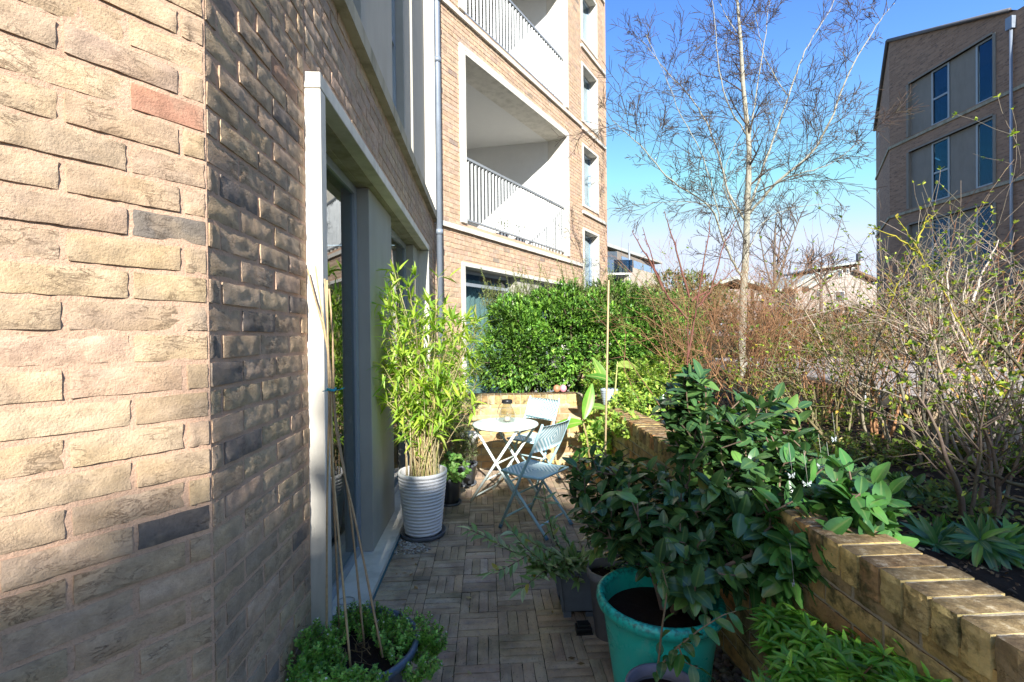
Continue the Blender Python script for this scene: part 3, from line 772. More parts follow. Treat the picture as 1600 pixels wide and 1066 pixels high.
for i in range(-1, 7):
    for j in range(nrow0, nrow1):
        y = Y0 + j * S
        if y > Y_END: continue
        if X0 + (i + 1) * S > 1.10 and False: continue
        cell(X0 + i * S, y, (i + j) % 2 == 1)
xl = X0 - S
for j in range(nrow0 * 2, nrow1 * 2):       # half-width strip
    y = Y0 + j * S / 2
    if y > Y_END: continue
    if (j // 2) % 2 == 0: 
        for k in range(2): pv.append((xl - S * .25 + (k - .5) * W4, y + S / 4 + (0 if j % 2 == 0 else 0), W4 - .003, S / 2 - .004))
    else:
        for k in range(2): pv.append((xl - S * .25, y + W4 * (k + .5), S / 2 - .004, W4 - .0035))
xl -= S / 2
for j in range(nrow0 * 4, nrow1 * 4):
    y = Y0 + j * W4
    if y > Y_END: continue
    pv.append((xl - S / 2, y + W4 / 2, S - .004, W4 - .0035))
    wL = (xl - S) - (-.662)
    if y > 1.9 and not (3.30 < y < 3.95): pv.append((xl - S - wL / 2 + .0, y + W4 / 2, wL - .006, W4 - .0035))
patio = empty('paving', (0, 3, 0)); tag(patio, kind='structure')
def paver_mesh(lx, ly, seed):
    rng = random.Random(seed); mb_ = MB(); nx, ny = (7, 3) if lx > ly * 1.4 else ((3, 7) if ly > lx * 1.4 else (4, 4)); vs = []; fs = []
    o = Vector((rng.uniform(0, 50), rng.uniform(0, 50), 0))
    for j in range(ny + 1):
        for i in range(nx + 1):
            x = (i / nx - .5) * lx; y = (j / ny - .5) * ly; e = i in (0, nx) or j in (0, ny)
            z = noise.noise(Vector((x * 40, y * 40, 0)) + o) * .0012 - (.003 + rng.random() * .001 if e else 0)
            jj = .0012 if e else 0
            vs.append((x + rng.uniform(-jj, jj), y + rng.uniform(-jj, jj), z))
    W_ = nx + 1
    for j in range(ny):
        for i in range(nx): a = j * W_ + i; fs.append((a, a + 1, a + W_ + 1, a + W_))
    ring = [i for i in range(W_)] + [j * W_ + nx for j in range(1, ny + 1)] + [ny * W_ + i for i in range(nx - 1, -1, -1)] + [j * W_ for j in range(ny - 1, 0, -1)]
    k = len(vs)
    for r in ring: vs.append((vs[r][0], vs[r][1], -.03))
    n_ = len(ring)
    for q in range(n_): fs.append((ring[(q + 1) % n_], ring[q], k + q, k + (q + 1) % n_))
    mb_.add(vs, fs); return mb_.mesh('paver_face', M_PV)
pvlib = {}
P = np.array([(x, y, 0) for x, y, a, b in pv]); sz = px_size(P, 1.) / np.maximum(np.linalg.norm(P - EYE, axis=1), .3) * np.array([a * b for _, _, a, b in pv])
hidden = np.array([x < -.66 or (x > 1.1) for x, y, a, b in pv]); sz = np.where(hidden, 0, sz)
top = set(np.argsort(-sz)[:298].tolist()); rest = MB()
for i, (x, y, a, b) in enumerate(pv):
    if x > 1.14: continue
    col = pick(PAL_PAVE, prng); z = prng.uniform(-.0022, .0022)
    if i in top and sz[i] > 0:
        key = (round(a, 3), round(b, 3))
        if key not in pvlib: pvlib[key] = [paver_mesh(a, b, s) for s in range(6)]
        inst('paver', prng.choice(pvlib[key]), Matrix.Translation((x, y, z)) @ Matrix.Rotation(prng.uniform(-.008, .008), 4, 'Z'), patio, col)
    else: rest.abox(x - a / 2, x + a / 2, y - b / 2, y + b / 2, -.03, z - .001, col)
rest.build('paver', M_PVS, patio, kind='stuff')
g = NT('joint_sand'); p = g.pos(); nn = g.noise(p, 30, 5)
jm_ = g.end(g.bsdf(g.ramp(nn, [(.4, (.035, .03, .025)), (.56, (.045, .042, .02)), (.68, (.05, .08, .02))]), .95, 0, g.bump(g.noise(p, 200, 3), .8, .004), .1))
m = MB(); m.abox(-.70, 1.30, -1.5, 5.6, -.034, -.009); m.build('joint_bed', jm_, patio)
# moss tufts in the joints
# grit pocket under the white pot and pebbles along the garden wall
def pebbles(name, area, n, rmin, rmax, cols, kind, seed, label=None, layers=2, z0=0.):
    rng = random.Random(seed); mb_ = MB()
    base = [(0, 0, 1)] + [(math.cos(a) * .86, math.sin(a) * .86, .5) for a in [k * 2 * math.pi / 6 for k in range(6)]] + [(math.cos(a + .5), math.sin(a + .5), -.25) for a in [k * 2 * math.pi / 6 for k in range(6)]] + [(0, 0, -.8)]
    fcs = [(0, 1 + k, 1 + (k + 1) % 6) for k in range(6)] + [(1 + k, 7 + k, 1 + (k + 1) % 6) for k in range(6)] + [(1 + (k + 1) % 6, 7 + k, 7 + (k + 1) % 6) for k in range(6)] + [(7 + k, 13, 7 + (k + 1) % 6) for k in range(6)]
    for i in range(n):
        x, y, zz = area(rng); r = rng.uniform(rmin, rmax); a = rng.uniform(0, 6.3); ca, sa = math.cos(a), math.sin(a); sx, sy, sz_ = rng.uniform(.9, 1.4), rng.uniform(.7, 1), rng.uniform(.5, .8)
        vs = [((v[0] * sx * ca - v[1] * sy * sa) * r * rng.uniform(.9, 1.1) + x, (v[0] * sx * sa + v[1] * sy * ca) * r * rng.uniform(.9, 1.1) + y, v[2] * sz_ * r + zz + z0) for v in base]
        mb_.add(vs, fcs, pick(cols, rng), True)
    return mb_.build(name, bark_mat('pebble_stone', 'attr', 90, .1, False), None, label, 'pebbles' if label else None, None, kind)
def ar_wall(rng):
    y = rng.uniform(.9, 3.2); return rng.uniform(.84 , 1.085), y, rng.uniform(0, .022)
pebbles('pebbles', ar_wall, 2300, .009, .021, [((.10, .09, .10), 6), ((.16, .14, .15), 3), ((.13, .08, .08), 2), ((.26, .24, .23), .8), ((.07, .06, .065), 4)], 'stuff', 4)
def ar_pot(rng): return rng.uniform(-.66, -.42), rng.uniform(3.30, 3.95), rng.uniform(-.012, .006)
pebbles('grit', ar_pot, 900, .006, .014, [((.42, .37, .31), 4), ((.5, .47, .43), 3), ((.3, .25, .2), 3)], 'stuff', 9)

# ---------------------------------------------------------------- raised brick planters
M_WB = brick_mat('planter_brick', 'obj', 1., .95, .8); M_WBS = brick_mat('planter_brick_far', 'attr', 1., .75, .8); M_WB2 = brick_mat('sunny_planter_brick', 'obj', 1., .25, .8); M_WBS2 = brick_mat('sunny_planter_brick_far', 'attr', 1., .25, .8)
M_WM = mortar_mat('limey_mortar', (.38, .33, .24))
WX, WXB, WH = 1.095, 1.295, .845
wall = empty('planter_wall', (1.2, 2, 0), 'mossy yellow brick garden wall with brick-on-edge coping running beside the potted camellia', 'wall')
BW = ((WX, 0), (0, -1), (-1, 0))            # t runs towards the camera
items = []
for t, h, Lx, k in bond(BW, -5.30, -.2, .02, .735, (.225, .113), holes=[]): items.append((BW, t, h, Lx, pick(PAL_WALL, BR), 0, .065))
LW = brick_lib('planter', M_WB, nx=12)
lay_bricks(items, wall, LW, M_WBS, 190)
m = MB(); m.abox(WX + .006, WXB - .006, .2, 5.30, 0, .738); m.abox(WX + .009, WXB - .009, .2, 5.30, .738, WH - .006); m.build('wall_core', M_WM, wall)
def edge_brick(w, l, h, seed):
    rng = random.Random(seed); o = Vector((rng.uniform(0, 50), 0, rng.uniform(0, 50))); mb_ = MB(); nx, ny, nz_ = 3, 8, 5
    pts = {}; vs = []; fs = []
    def gv(i, j, k):
        if (i, j, k) not in pts:
            x = (i / nx - .5) * l * 1.; 
            p_ = Vector(((j / ny - .5) * w, (i / nx - .5) * l, (k / nz_ - 1) * h))
            c = sum((i in (0, nx), j in (0, ny), k == nz_))
            d = noise.noise(p_ * 35 + o) * .0028 + noise.noise(p_ * 90 + o) * .0013
            nrm = Vector(((-1 if j == 0 else 1 if j == ny else 0), (-1 if i == 0 else 1 if i == nx else 0), 1 if k == nz_ else 0))
            p_ += nrm * (d - (.0035 if c > 1 else 0)); pts[(i, j, k)] = len(vs); vs.append(tuple(p_))
        return pts[(i, j, k)]
    for i in range(nx):
        for j in range(ny): fs.append((gv(i, j, nz_), gv(i, j + 1, nz_), gv(i + 1, j + 1, nz_), gv(i + 1, j, nz_))[::-1])
    for k in range(nz_):
        for j in range(ny):
            fs.append((gv(0, j, k), gv(0, j + 1, k), gv(0, j + 1, k + 1), gv(0, j, k + 1))); fs.append((gv(nx, j, k), gv(nx, j, k + 1), gv(nx, j + 1, k + 1), gv(nx, j + 1, k)))
        for i in range(nx):
            fs.append((gv(i, 0, k), gv(i, 0, k + 1), gv(i + 1, 0, k + 1), gv(i + 1, 0, k))); fs.append((gv(i, ny, k), gv(i + 1, ny, k), gv(i + 1, ny, k + 1), gv(i, ny, k + 1)))
    mb_.add(vs, fs); return mb_.mesh('coping_face', M_WB)
cop = [edge_brick(.215, .0715, .103, s) for s in range(9)]
y = .25
while y < 5.2:
    inst('coping_brick', BR.choice(cop), Matrix.Translation(((WX + WXB) / 2, y, WH + BR.uniform(-.002, .002))) @ Matrix.Rotation(BR.uniform(-.012, .012), 4, 'Z'), wall, pick(PAL_WALL, BR)); y += .0745
bwl = empty('planter_wall', (.2, 5.4, 0), 'sunlit yellow brick planter wall behind the bistro set holding the clipped hedge', 'wall')
BB = ((-.75, 5.33), (1, 0), (0, -1))
PAL_SUNW = [((.50, .36, .17), 5), ((.54, .42, .22), 5), ((.46, .30, .14), 3), ((.40, .27, .15), 2), ((.56, .45, .28), 2)]
items = []
for t, h, Lx, k in bond(BB, 0, 1.84, .02, .735, (.225, .113)): items.append((BB, t, h, Lx, pick(PAL_SUNW, BR), 0, .065))
lay_bricks(items, bwl, brick_lib('sunny', M_WB2, nx=10), M_WBS2, 250)
m = MB(); m.box(BB, 0, 1.84, .006, .2, 0, .738); m.box(BB, 0, 1.84, .009, .2, .738, WH - .006); m.build('wall_core', M_WM, bwl)
x = -.70
while x < 1.06:
    inst('coping_brick', BR.choice(cop), Matrix.Translation((x, 5.43, WH + BR.uniform(-.002, .002))) @ Matrix.Rotation(math.pi / 2, 4, 'Z'), bwl, pick(PAL_SUNW, BR)); x += .0745
# planting beds behind the walls
m = MB(); nxx, nyy = 40, 60; vs = []
def bed_h(x, y): return .70 + .05 * noise.noise(Vector((x * 1.3, y * 1.3, 0))) + .015 * noise.noise(Vector((x * 9, y * 9, 4))) + (0 if x < 3 else 0)
for j in range(nyy + 1):
    for i in range(nxx + 1):
        x = 1.28 + (5.8 - 1.28) * i / nxx; y = -1 + 8.2 * j / nyy; vs.append((x, y, bed_h(x, y)))
m.add(vs, [(j * 41 + i, j * 41 + i + 1, (j + 1) * 41 + i + 1, (j + 1) * 41 + i) for j in range(nyy) for i in range(nxx)], smooth=True)
m.abox(-.74, 1.30, 5.52, 6.6, .3, .72)
m.build('planting_bed', M_SOIL, kind='structure')

# ---------------------------------------------------------------- timber walkway, stakes and railing beyond the bed
M_DECK = simple('weathered_boards', (.42, .37, .33), .85, nscale=24, namt=.3, bump=.4, src='obj'); 
wk = empty('boardwalk', (6, 6, 0), 'long pale grey weathered board walkway crossing behind the shrubs', 'walkway')
a0 = gh(1347, 603, .9)[:2]; a1 = gh(1700, 668, .9)[:2]; b0 = gh(1190, 560, .9)[:2]; b1 = gh(1640, 600, .9)[:2]
a00 = a0 + (a0 - a1) * 1.0
fu = (a1 - a0) / np.linalg.norm(a1 - a0); fn = np.array([fu[1], -fu[0]]); 
if fn[0] > 0: fn = -fn
BK = (tuple(a0 - fu * 6), tuple(fu), tuple(fn))
bd = MB(); bd.box(BK, -.0, 1, .0, .135, -.03, 0); 
bdm = MB(); bdm.abox(0, 1, 0, .138, -.03, 0); bme = bdm.mesh('board', M_DECK)
drng = random.Random(8)
for r in range(26):
    t = drng.uniform(-1.5, 0)
    while t < 15:
        Lx = 3.6; p_ = np.array(BK[0]) + fu * t - fn * (.145 * r)
        M = Matrix(((fu[0] * Lx, -fn[0], 0, p_[0]), (fu[1] * Lx, -fn[1], 0, p_[1]), (0, 0, 1, .9 + drng.uniform(-.002, .002)), (0, 0, 0, 1)))
        k = drng.uniform(.75, 1.15); inst('board', bme, M, wk, (.42 * k, .37 * k, .33 * k)); t += Lx + .006
m = MB(); m.box(BK, -1, 16, -.035, -.004, .66, .905); m.build('fascia', simple('pale_fascia', (.60, .55, .46), .8, nscale=14, namt=.12), wk)
m = MB(); m.box(BK, -1, 16, .02, 3.6, .60, .86); m.build('joist_deck', simple('dark_timber', (.08, .06, .045), .9), wk)
for t in np.arange(0, 15, 1.2):
    m = MB(); m.box(BK, t, t + .1, .1, .2, 0, .62); m.build('post', simple('dark_timber', (.08, .06, .045)), wk)
rl = empty('railing', tuple(at(1385, 640, 4.6)[:2]) + (0,), 'low dark railing with white uprights glimpsed under the board walkway', 'railing')
for x in np.arange(1352, 1416, 11.5):
    p_ = at(x, 640, 4.75); m = MB(); m.tube([(p_[0], p_[1], 0), (p_[0], p_[1], .88)], .008, 6); m.build('upright', M_WHITE, rl)
m = MB(); m.tube([tuple(at(1345, 632, 4.75)), tuple(at(1420, 634, 4.75))], .012, 6); m.build('top_rail', simple('black_flue', (.03, .03, .035)), rl)
stk = [empty('log_roll', tuple(at(1310, 620, 4.9)[:2]) + (.6,), 'short row of brown timber stakes edging the bed left of the railing', 'edging', 'timber stake edgings'),
       empty('log_roll', tuple(at(1500, 650, 3.7)[:2]) + (.6,), 'long row of brown timber stakes edging the bed at the right frame edge', 'edging', 'timber stake edgings')]
M_STK = simple('brown_stake', (.15, .095, .05), .85, nscale=40, namt=.35, bump=.5, src='obj')
sm = [MB().tube([(0, 0, 0), (0, 0, .35), (0, 0, .362)], [.037, .037, .03], 8).mesh('stake', M_STK) for _ in range(1)]
for e, (xa, ya, xb, yb, da, db) in zip(stk, ((1262, 594, 1347, 607, 6.0, 5.3), (1418, 626, 1640, 668, 4.3, 3.1))):
    A = at(xa, ya, da); B = at(xb, yb, db); n_ = int(np.linalg.norm(B[:2] - A[:2]) / .076)
    for i in range(n_):
        p_ = A + (B - A) * (i / n_); top_z = p_[2] + drng.uniform(-.012, .012); k = drng.uniform(.7, 1.3)
        inst('stake', sm[0], Matrix.Translation((p_[0], p_[1], top_z - .362)) @ Matrix.Rotation(drng.uniform(0, 6), 4, 'Z'), e, (.15 * k, .095 * k, .05 * k))

# ---------------------------------------------------------------- bistro set
M_BLUE = simple('powder_blue_metal', (.42, .63, .68), .42, .0, 60, .12, .08)
M_MINT = simple('pale_mint_metal', (.72, .80, .76), .4, .0, 60, .08, .05)
def weave_mat(name, ax, c1, c2):
    g = NT(name); o = g.obj(); s = g.n('ShaderNodeSeparateXYZ'); g.l(o, s.inputs[0])
    a = g.math('ABSOLUTE', s.outputs[0]); b = g.math('ABSOLUTE', g.math('SUBTRACT', s.outputs[ax], 0. if ax == 1 else .735))
    m1 = g.math('ADD', a, b); w_ = g.math('SINE', g.math('MULTIPLY', m1, 165.)); f = g.ramp(g.math('ADD', g.math('MULTIPLY', w_, .5), .5), [(.40, 0), (.60, 1)])
    fine = g.noise(o, 500, 2); c = g.mix(f, c1, c2); c = g.mix(g.ramp(fine, [(.3, .3), (.6, 0)]), c, tuple(x * .6 for x in c1))
    return g.end(g.bsdf(c, .6, 0, g.bump(g.mix(.4, w_, fine), .5, .003), .4))
M_WV = weave_mat('woven_seat', 1, (.26, .45, .52), (.75, .82, .82)); M_WVB = weave_mat('woven_back', 2, (.26, .45, .52), (.75, .82, .82))
def make_chair(label, group):
    e = empty('folding_chair', (0, 0, 0), label, 'chair', group)
    for s in (-1, 1):
        m = MB(); m.tube([(s * .20, .20, .012), (s * .20, .0, .43), (s * .197, -.12, .66), (s * .195, -.20, .84), (s * .193, -.205, .855)], [.0115] * 4 + [.008], 8); m.build('back_post', M_BLUE, e)
        m = MB(); m.tube([(s * .178, -.22, .012), (s * .178, .17, .435)], .011, 8); m.build('rear_leg', M_BLUE, e)
        for y in (.20, ): m = MB(); m.tube([(s * .20, y + .006, 0), (s * .20, y - .008, .03)], .0145, 8); m.build('foot_cap', simple('dark_blue_plastic', (.10, .20, .27), .5), e)
        m = MB(); m.tube([(s * .178, -.226, 0), (s * .178, -.20, .03)], .0145, 8); m.build('foot_cap', simple('dark_blue_plastic', (.10, .20, .27), .5), e)
    for y, z, w in ((.162, .09, .2), (-.155, .083, .178), (.075, .275, .178), (-.115, .65, .2)):
        m = MB(); m.tube([(-w, y, z), (w, y, z)], .008, 8); m.build('crossbar', M_BLUE, e)
    m = MB(); n_ = 10; vs = []
    def sz(x, y): return .452 - .012 * (1 - (y / .19) ** 2) + .004
    for j in range(n_ + 1):
        for i in range(n_ + 1):
            x = (i / n_ - .5) * .37; y = (j / n_ - .5) * .36 + .0; vs.append((x, y, sz(x, y)))
    W_ = n_ + 1; m.add(vs, [(j * W_ + i, j * W_ + i + 1, (j + 1) * W_ + i + 1, (j + 1) * W_ + i) for j in range(n_) for i in range(n_)], smooth=True)
    vs2 = [(x, y, z - .014) for x, y, z in vs]; m.add(vs2, [(j * W_ + i, (j + 1) * W_ + i, (j + 1) * W_ + i + 1, j * W_ + i + 1) for j in range(n_) for i in range(n_)], smooth=True)
    m.build('seat', M_WV, e)
    m = MB(); c_ = [(-.19, -.185, .448), (-.19, 0, .438), (-.19, .185, .450), (.19, .185, .450), (.19, 0, .438), (.19, -.185, .448), (-.19, -.185, .448)]; m.tube(c_, .011, 8); m.build('seat_frame', M_BLUE, e)
    m = MB(); vs = []; nz_ = 6
    for side in (0, 1):
        for j in range(nz_ + 1):
            for i in range(n_ + 1):
                x = (i / n_ - .5) * .385; z = .63 + .205 * j / nz_; y = -.104 - (z - .63) * .45 - .022 * (1 - (x / .19) ** 2) - side * .012; vs.append((x, y, z))
    K = (nz_ + 1) * W_
    m.add(vs, [(j * W_ + i, j * W_ + i + 1, (j + 1) * W_ + i + 1, (j + 1) * W_ + i)[::-1] for j in range(nz_) for i in range(n_)] + [(K + j * W_ + i, K + j * W_ + i + 1, K + (j + 1) * W_ + i + 1, K + (j + 1) * W_ + i) for j in range(nz_) for i in range(n_)] +
          [(nz_ * W_ + i, nz_ * W_ + i + 1, K + nz_ * W_ + i + 1, K + nz_ * W_ + i) for i in range(n_)] + [(i, K + i, K + i + 1, i + 1) for i in range(n_)], smooth=True)
    m.build('backrest', M_WVB, e)
    return e
ch = make_chair('pale blue woven folding chair nearer the camera, its back to the camellia', 'bistro chairs at the round table')
ch.location = (.375, 3.72, 0); ch.rotation_euler.z = math.atan2(.76, .65)
c2 = copy_tree(ch); c2.location = (.47, 4.87, 0); c2.rotation_euler.z = math.atan2(.70, -.71)
c2['label'] = 'pale blue woven folding chair on the far side of the table against the brick wall'
tb = empty('bistro_table', (.165, 4.37, 0), 'round pale mint folding bistro table with crossed metal legs', 'table')
m = MB(); R_ = .305
m.lathe([(R_ - .02, .706), (R_, .700), (R_ + .004, .690), (R_ - .004, .676), (R_ - .012, .680), (R_ - .012, .694), (.02, .695)], 48, (.165, 4.37, 0)); m.lathe([(R_ - .02, .706), (0, .7065)], 48, (.165, 4.37, 0))
m.build('table_top', M_MINT, tb)
cA, cW, cS = np.array([.165, 4.37]), np.array([.26, .40]) / .477, np.array([.445, -.215]) / .494
def tp(s, w_, z): q = cA + cS * s + cW * w_; return (q[0], q[1], z)
for w_ in (-.19, .19):
    m = MB(); m.tube([tp(-.247, w_, .0), tp(.22, w_, .68)], .0125, 8); m.build('leg', M_MINT, tb)
    m = MB(); m.tube([tp(.247, w_ * .86, .0), tp(-.22, w_ * .86, .68)], .0125, 8); m.build('leg', M_MINT, tb)
for s, z, k in ((-.215, .045, 1), (-.11, .20, 1), (.11, .20, .86), (.19, .64, 1), (-.19, .64, .86), (.0, .36, .9)):
    m = MB(); m.tube([tp(s, -.19 * k, z), tp(s, .19 * k, z)], .008, 8); m.build('crossbar', M_MINT, tb)

# glass lantern jar
jl = empty('lantern_jar', (.185, 4.40, .7075), 'clear ribbed glass jar lantern with a dark lid standing on the bistro table', 'lantern')
def clear_glass(name):
    g = NT(name); fr = g.n('ShaderNodeFresnel'); fr.inputs[0].default_value = 1.7; tr = g.n('ShaderNodeBsdfTransparent'); tr.inputs[0].default_value = (.92, .93, .91, 1)
    gl = g.n('ShaderNodeBsdfGlossy'); gl.inputs['Roughness'].default_value = .03; m_ = g.n('ShaderNodeMixShader'); g.l(g.math('MULTIPLY', fr.outputs[0], g.math('SUBTRACT', 1., g.n('ShaderNodeNewGeometry').outputs['Backfacing'])), m_.inputs[0]); g.l(tr.outputs[0], m_.inputs[1]); g.l(gl.outputs[0], m_.inputs[2]); return g.end(m_.outputs[0])
M_CG = clear_glass('clear_glass'); jc = (.185, 4.40, .7085)
prof = [(.0, .0), (.062, .0), (.072, .008), (.078, .03), (.08, .055), (.074, .085), (.06, .115), (.046, .14), (.042, .16), (.042, .18)]
m = MB(); m.lathe(prof, 28, jc); m.lathe([(max(r - .004, 0), z + (.006 if i == 0 or i == 1 else 0)) for i, (r, z) in enumerate(prof)], 28, jc); m.build('glass_body', M_CG, jl)
m = MB(); m.lathe([(.044, .172), (.050, .176), (.050, .200), (.046, .206), (0, .207)], 24, jc); m.build('lid', simple('dark_metal_lid', (.05, .05, .055), .4, .6), jl)
m = MB(); m.tube([(jc[0] - .046, jc[1], jc[2] + .185), (jc[0] - .075, jc[1] - .01, jc[2] + .15), (jc[0] - .09, jc[1] - .02, jc[2] + .10), (jc[0] - .085, jc[1] - .03, jc[2] + .075)], .003, 6); m.build('wire_handle', simple('dark_metal_lid', (.05, .05, .055)), jl)
m = MB(); m.lathe([(0, .008), (.03, .008), (.03, .05), (0, .05)], 16, jc); m.build('candle', simple('wax', (.6, .55, .45), .6), jl)

# ---------------------------------------------------------------- pots
def pot(name, label, cat, c, prof, mat, soil_z, soil_r, n=40, inner=None, group=None, part='pot_body'):
    e = empty(name, c, label, cat, group); m = MB(); m.lathe(prof, n, c); m.build(part, mat, e)
    if soil_z is not None:
        m = MB(); k = 24; rng = random.Random(int(c[0] * 1000)); vs = [(c[0], c[1], c[2] + soil_z + .01)]
        for ri in range(1, 5):
            for a in range(k): r = soil_r * ri / 4; vs.append((c[0] + r * math.cos(a * 2 * math.pi / k), c[1] + r * math.sin(a * 2 * math.pi / k), c[2] + soil_z + (rng.uniform(-.006, .008) if ri < 4 else -.004)))
        fs = [(0, 1 + a, 1 + (a + 1) % k) for a in range(k)] + [(1 + (r - 1) * k + a, 1 + r * k + a, 1 + r * k + (a + 1) % k, 1 + (r - 1) * k + (a + 1) % k) for r in range(1, 4) for a in range(k)]
        m.add(vs, fs, smooth=True); m.build('compost', M_COMP, e)
    return e
M_TEAL = simple('teal_glaze', (.020, .36, .27), .28, 0, 9, .22, .06, spec=.6)
def teal():
    g = NT('teal_glaze_worn'); p = g.pos(); a = g.noise(p, 7, 5, .6); b = g.noise(g.mapping(p, (1, 1, .3)), 26, 5, .7); f = g.noise(p, 150, 3)
    c = g.mix(g.ramp(a, [(.4, 0), (.68, .7)]), (.015, .46, .34), (.03, .56, .43)); c = g.mix(g.ramp(b, [(.60, 0), (.72, .6)]), c, (.006, .16, .12)); c = g.mix(g.ramp(f, [(.22, .6), (.32, 0)]), c, (.25, .38, .28))
    c = g.mix(g.ramp(g.noise(g.mapping(p, (1, 1, .35)), 15, 6, .7), [(.56, 0), (.74, .35)]), c, (.30, .46, .38))
    rim = g.n('ShaderNodeSeparateXYZ'); g.l(p, rim.inputs[0]); z = rim.outputs[2]
    band = g.ramp(g.math('ADD', z, g.math('MULTIPLY', b, .02)), [(.425, 0), (.445, .7)]); c = g.mix(g.mix(1., band, g.ramp(g.noise(p, 60, 4), [(.42, 0), (.6, 1)]), 'MULTIPLY'), c, (.02, .05, .045))
    return g.end(g.bsdf(c, g.ramp(a, [(.3, .22), (.7, .4)]), 0, g.bump(f, .08, .002), .6))
TP = (.690, 1.875, 0)
pot('plant_pot', 'large glossy teal glazed pot in the foreground holding the dark camellia', 'plant pot', TP,
    [(0, .005), (.165, .0), (.172, .01), (.178, .04), (.200, .20), (.222, .36), (.226, .395), (.232, .400), (.247, .408), (.252, .425), (.250, .440), (.240, .449), (.228, .449), (.220, .441), (.216, .42), (.212, .34)], teal(), .365, .218, 64)
def ribbed(r0, r1, h, nr, rimh=.03):
    pr = [(0, .004), (r0 * .97, 0.)]; z = .012
    for i in range(nr):
        f = i / nr; za = .012 + (h - rimh - .012) * f; zb = .012 + (h - rimh - .012) * (i + 1) / nr; r = r0 + (r1 - r0) * f
        pr += [(r, za), (r + .0095, za + (zb - za) * .25), (r + .0095, za + (zb - za) * .6), (r, za + (zb - za) * .85)]
    pr += [(r1, h - rimh), (r1 + .008, h - rimh + .003), (r1 + .008, h - .003), (r1 + .003, h), (r1 - .008, h), (r1 - .012, h - .004), (r1 - .016, h - .09)]
    return pr
WP = (-.500, 3.62, .018)
pot('plant_pot', 'tall white ribbed pot of bamboo on a grey saucer by the glass door', 'plant pot', WP, ribbed(.130, .178, .475, 17), simple('white_ceramic', (.80, .80, .80), .35, 0, 40, .06, .04), .40, .170, 56)
e = empty('saucer', (WP[0], WP[1], 0), 'dark grey plastic saucer under the tall white ribbed pot', 'saucer'); M_GP = simple('grey_plastic_pot', (.12, .135, .155), .5, 0, 30, .2, .06)
m = MB(); m.lathe([(0, .002), (.15, .002), (.165, .004), (.172, .034), (.168, .036), (.160, .015), (0, .014)], 40, (WP[0], WP[1], 0)); m.build('saucer_dish', M_GP, e)
def small_pot(label, c, r0, r1, h, mat=None, sau=True, n=32, grp='grey plastic plant pots'):
    e = pot('plant_pot', label, 'plant pot', (c[0], c[1], .012 if sau else 0), [(0, .003), (r0, 0), (r0 + (r1 - r0) * .86, h * .86), (r1 + .006, h * .86 + .002), (r1 + .009, h), (r1 - .002, h), (r1 - .006, h * .9)], mat or M_GP, h * .88, r1 - .004, n, group=grp)
    if sau:
        m = MB(); m.lathe([(0, .001), (r0 + .02, .001), (r0 + .03, .022), (r0 + .024, .022), (r0 + .018, .008), (0, .008)], 28, (c[0], c[1], 0)); m.build('saucer', M_GP, e)
    return e
small_pot('grey plastic pot of leafy green geranium next to the white ribbed pot', (-.345, 4.28), .075, .105, .24)
small_pot('smaller grey plastic pot of feathery shrub farthest along the house wall', (-.23, 4.82), .085, .115, .21)
small_pot('plain pale cream pot half hidden behind the round table', (-.20, 5.17), .07, .09, .46, M_WHITE, False, grp='pale pots by the back wall')
SQ = (.475, 2.56)
# square tapered grey pot
e = empty('plant_pot', (*SQ, 0), 'square tapered dark grey pot holding the narrow-leaved shrub beside the teal pot', 'plant pot', 'grey plastic plant pots')
m = MB(); vs = []; rings = [(.088, .03), (.118, .235), (.129, .237), (.132, .268), (.122, .268), (.116, .23)]
for r, z in rings:
    for sx, sy in ((-1, -1), (1, -1), (1, 1), (-1, 1)):
        for k in (0, 1):
            c_ = .86; x, y = (sx * (c_ if (k == 0) == (sx * sy > 0) else 1), sy * (1 if (k == 0) == (sx * sy > 0) else c_)); vs.append((SQ[0] + x * r, SQ[1] + y * r, z))
m.add(vs, [(i * 8 + k, i * 8 + (k + 1) % 8, (i + 1) * 8 + (k + 1) % 8, (i + 1) * 8 + k) for i in range(len(rings) - 1) for k in range(8)] + [tuple(range(7, -1, -1))]); m.build('pot_body', M_GP, e)
m = MB(); m.disc(.12, .245, 8, (*SQ, 0)); m.build('compost', M_COMP, e)
for dx, dy in ((-.06, -.06), (.06, -.06), (.06, .06), (-.06, .06)):
    m = MB(); m.abox(SQ[0] + dx - .02, SQ[0] + dx + .02, SQ[1] + dy - .02, SQ[1] + dy + .02, 0, .031); m.build('pot_foot', M_GP, e)
e = empty('pot_foot', (.475, 2.36, 0), 'small black plastic pot foot lying on the pavers before the grey pot', 'pot foot')
m = MB(); M_BP = simple('black_plastic', (.012, .012, .013), .35)
m.abox(.435, .515, 2.33, 2.385, .0, .03); m.abox(.445, .505, 2.335, 2.38, .031, .045); m.add([(.43, 2.325, 0), (.52, 2.325, 0), (.515, 2.318, .014), (.435, 2.318, .014)], [(0, 1, 2, 3)]); m.build('foot_block', M_BP, e, bevel=.004)
small_pot('round mid-grey pot squeezed behind the teal pot', (.60, 2.33), .07, .10, .335, simple('warm_grey_plastic', (.20, .19, .20), .5), False)
small_pot('purple-grey pot rim at the bottom edge in front of the teal pot', (.565, 1.50), .10, .115, .345, simple('purple_grey_plastic', (.17, .16, .20), .5), False)
TPt = (-.535, 1.895, 0)
pot('plant_pot', 'wide low blue-grey pot of creeping thyme and canes at the bottom left', 'plant pot', TPt, [(0, .003), (.15, 0), (.20, .17), (.232, .255), (.246, .262), (.250, .285), (.243, .293), (.230, .290), (.224, .25)], simple('blue_grey_plastic', (.085, .12, .17), .45), .245, .226, 48)

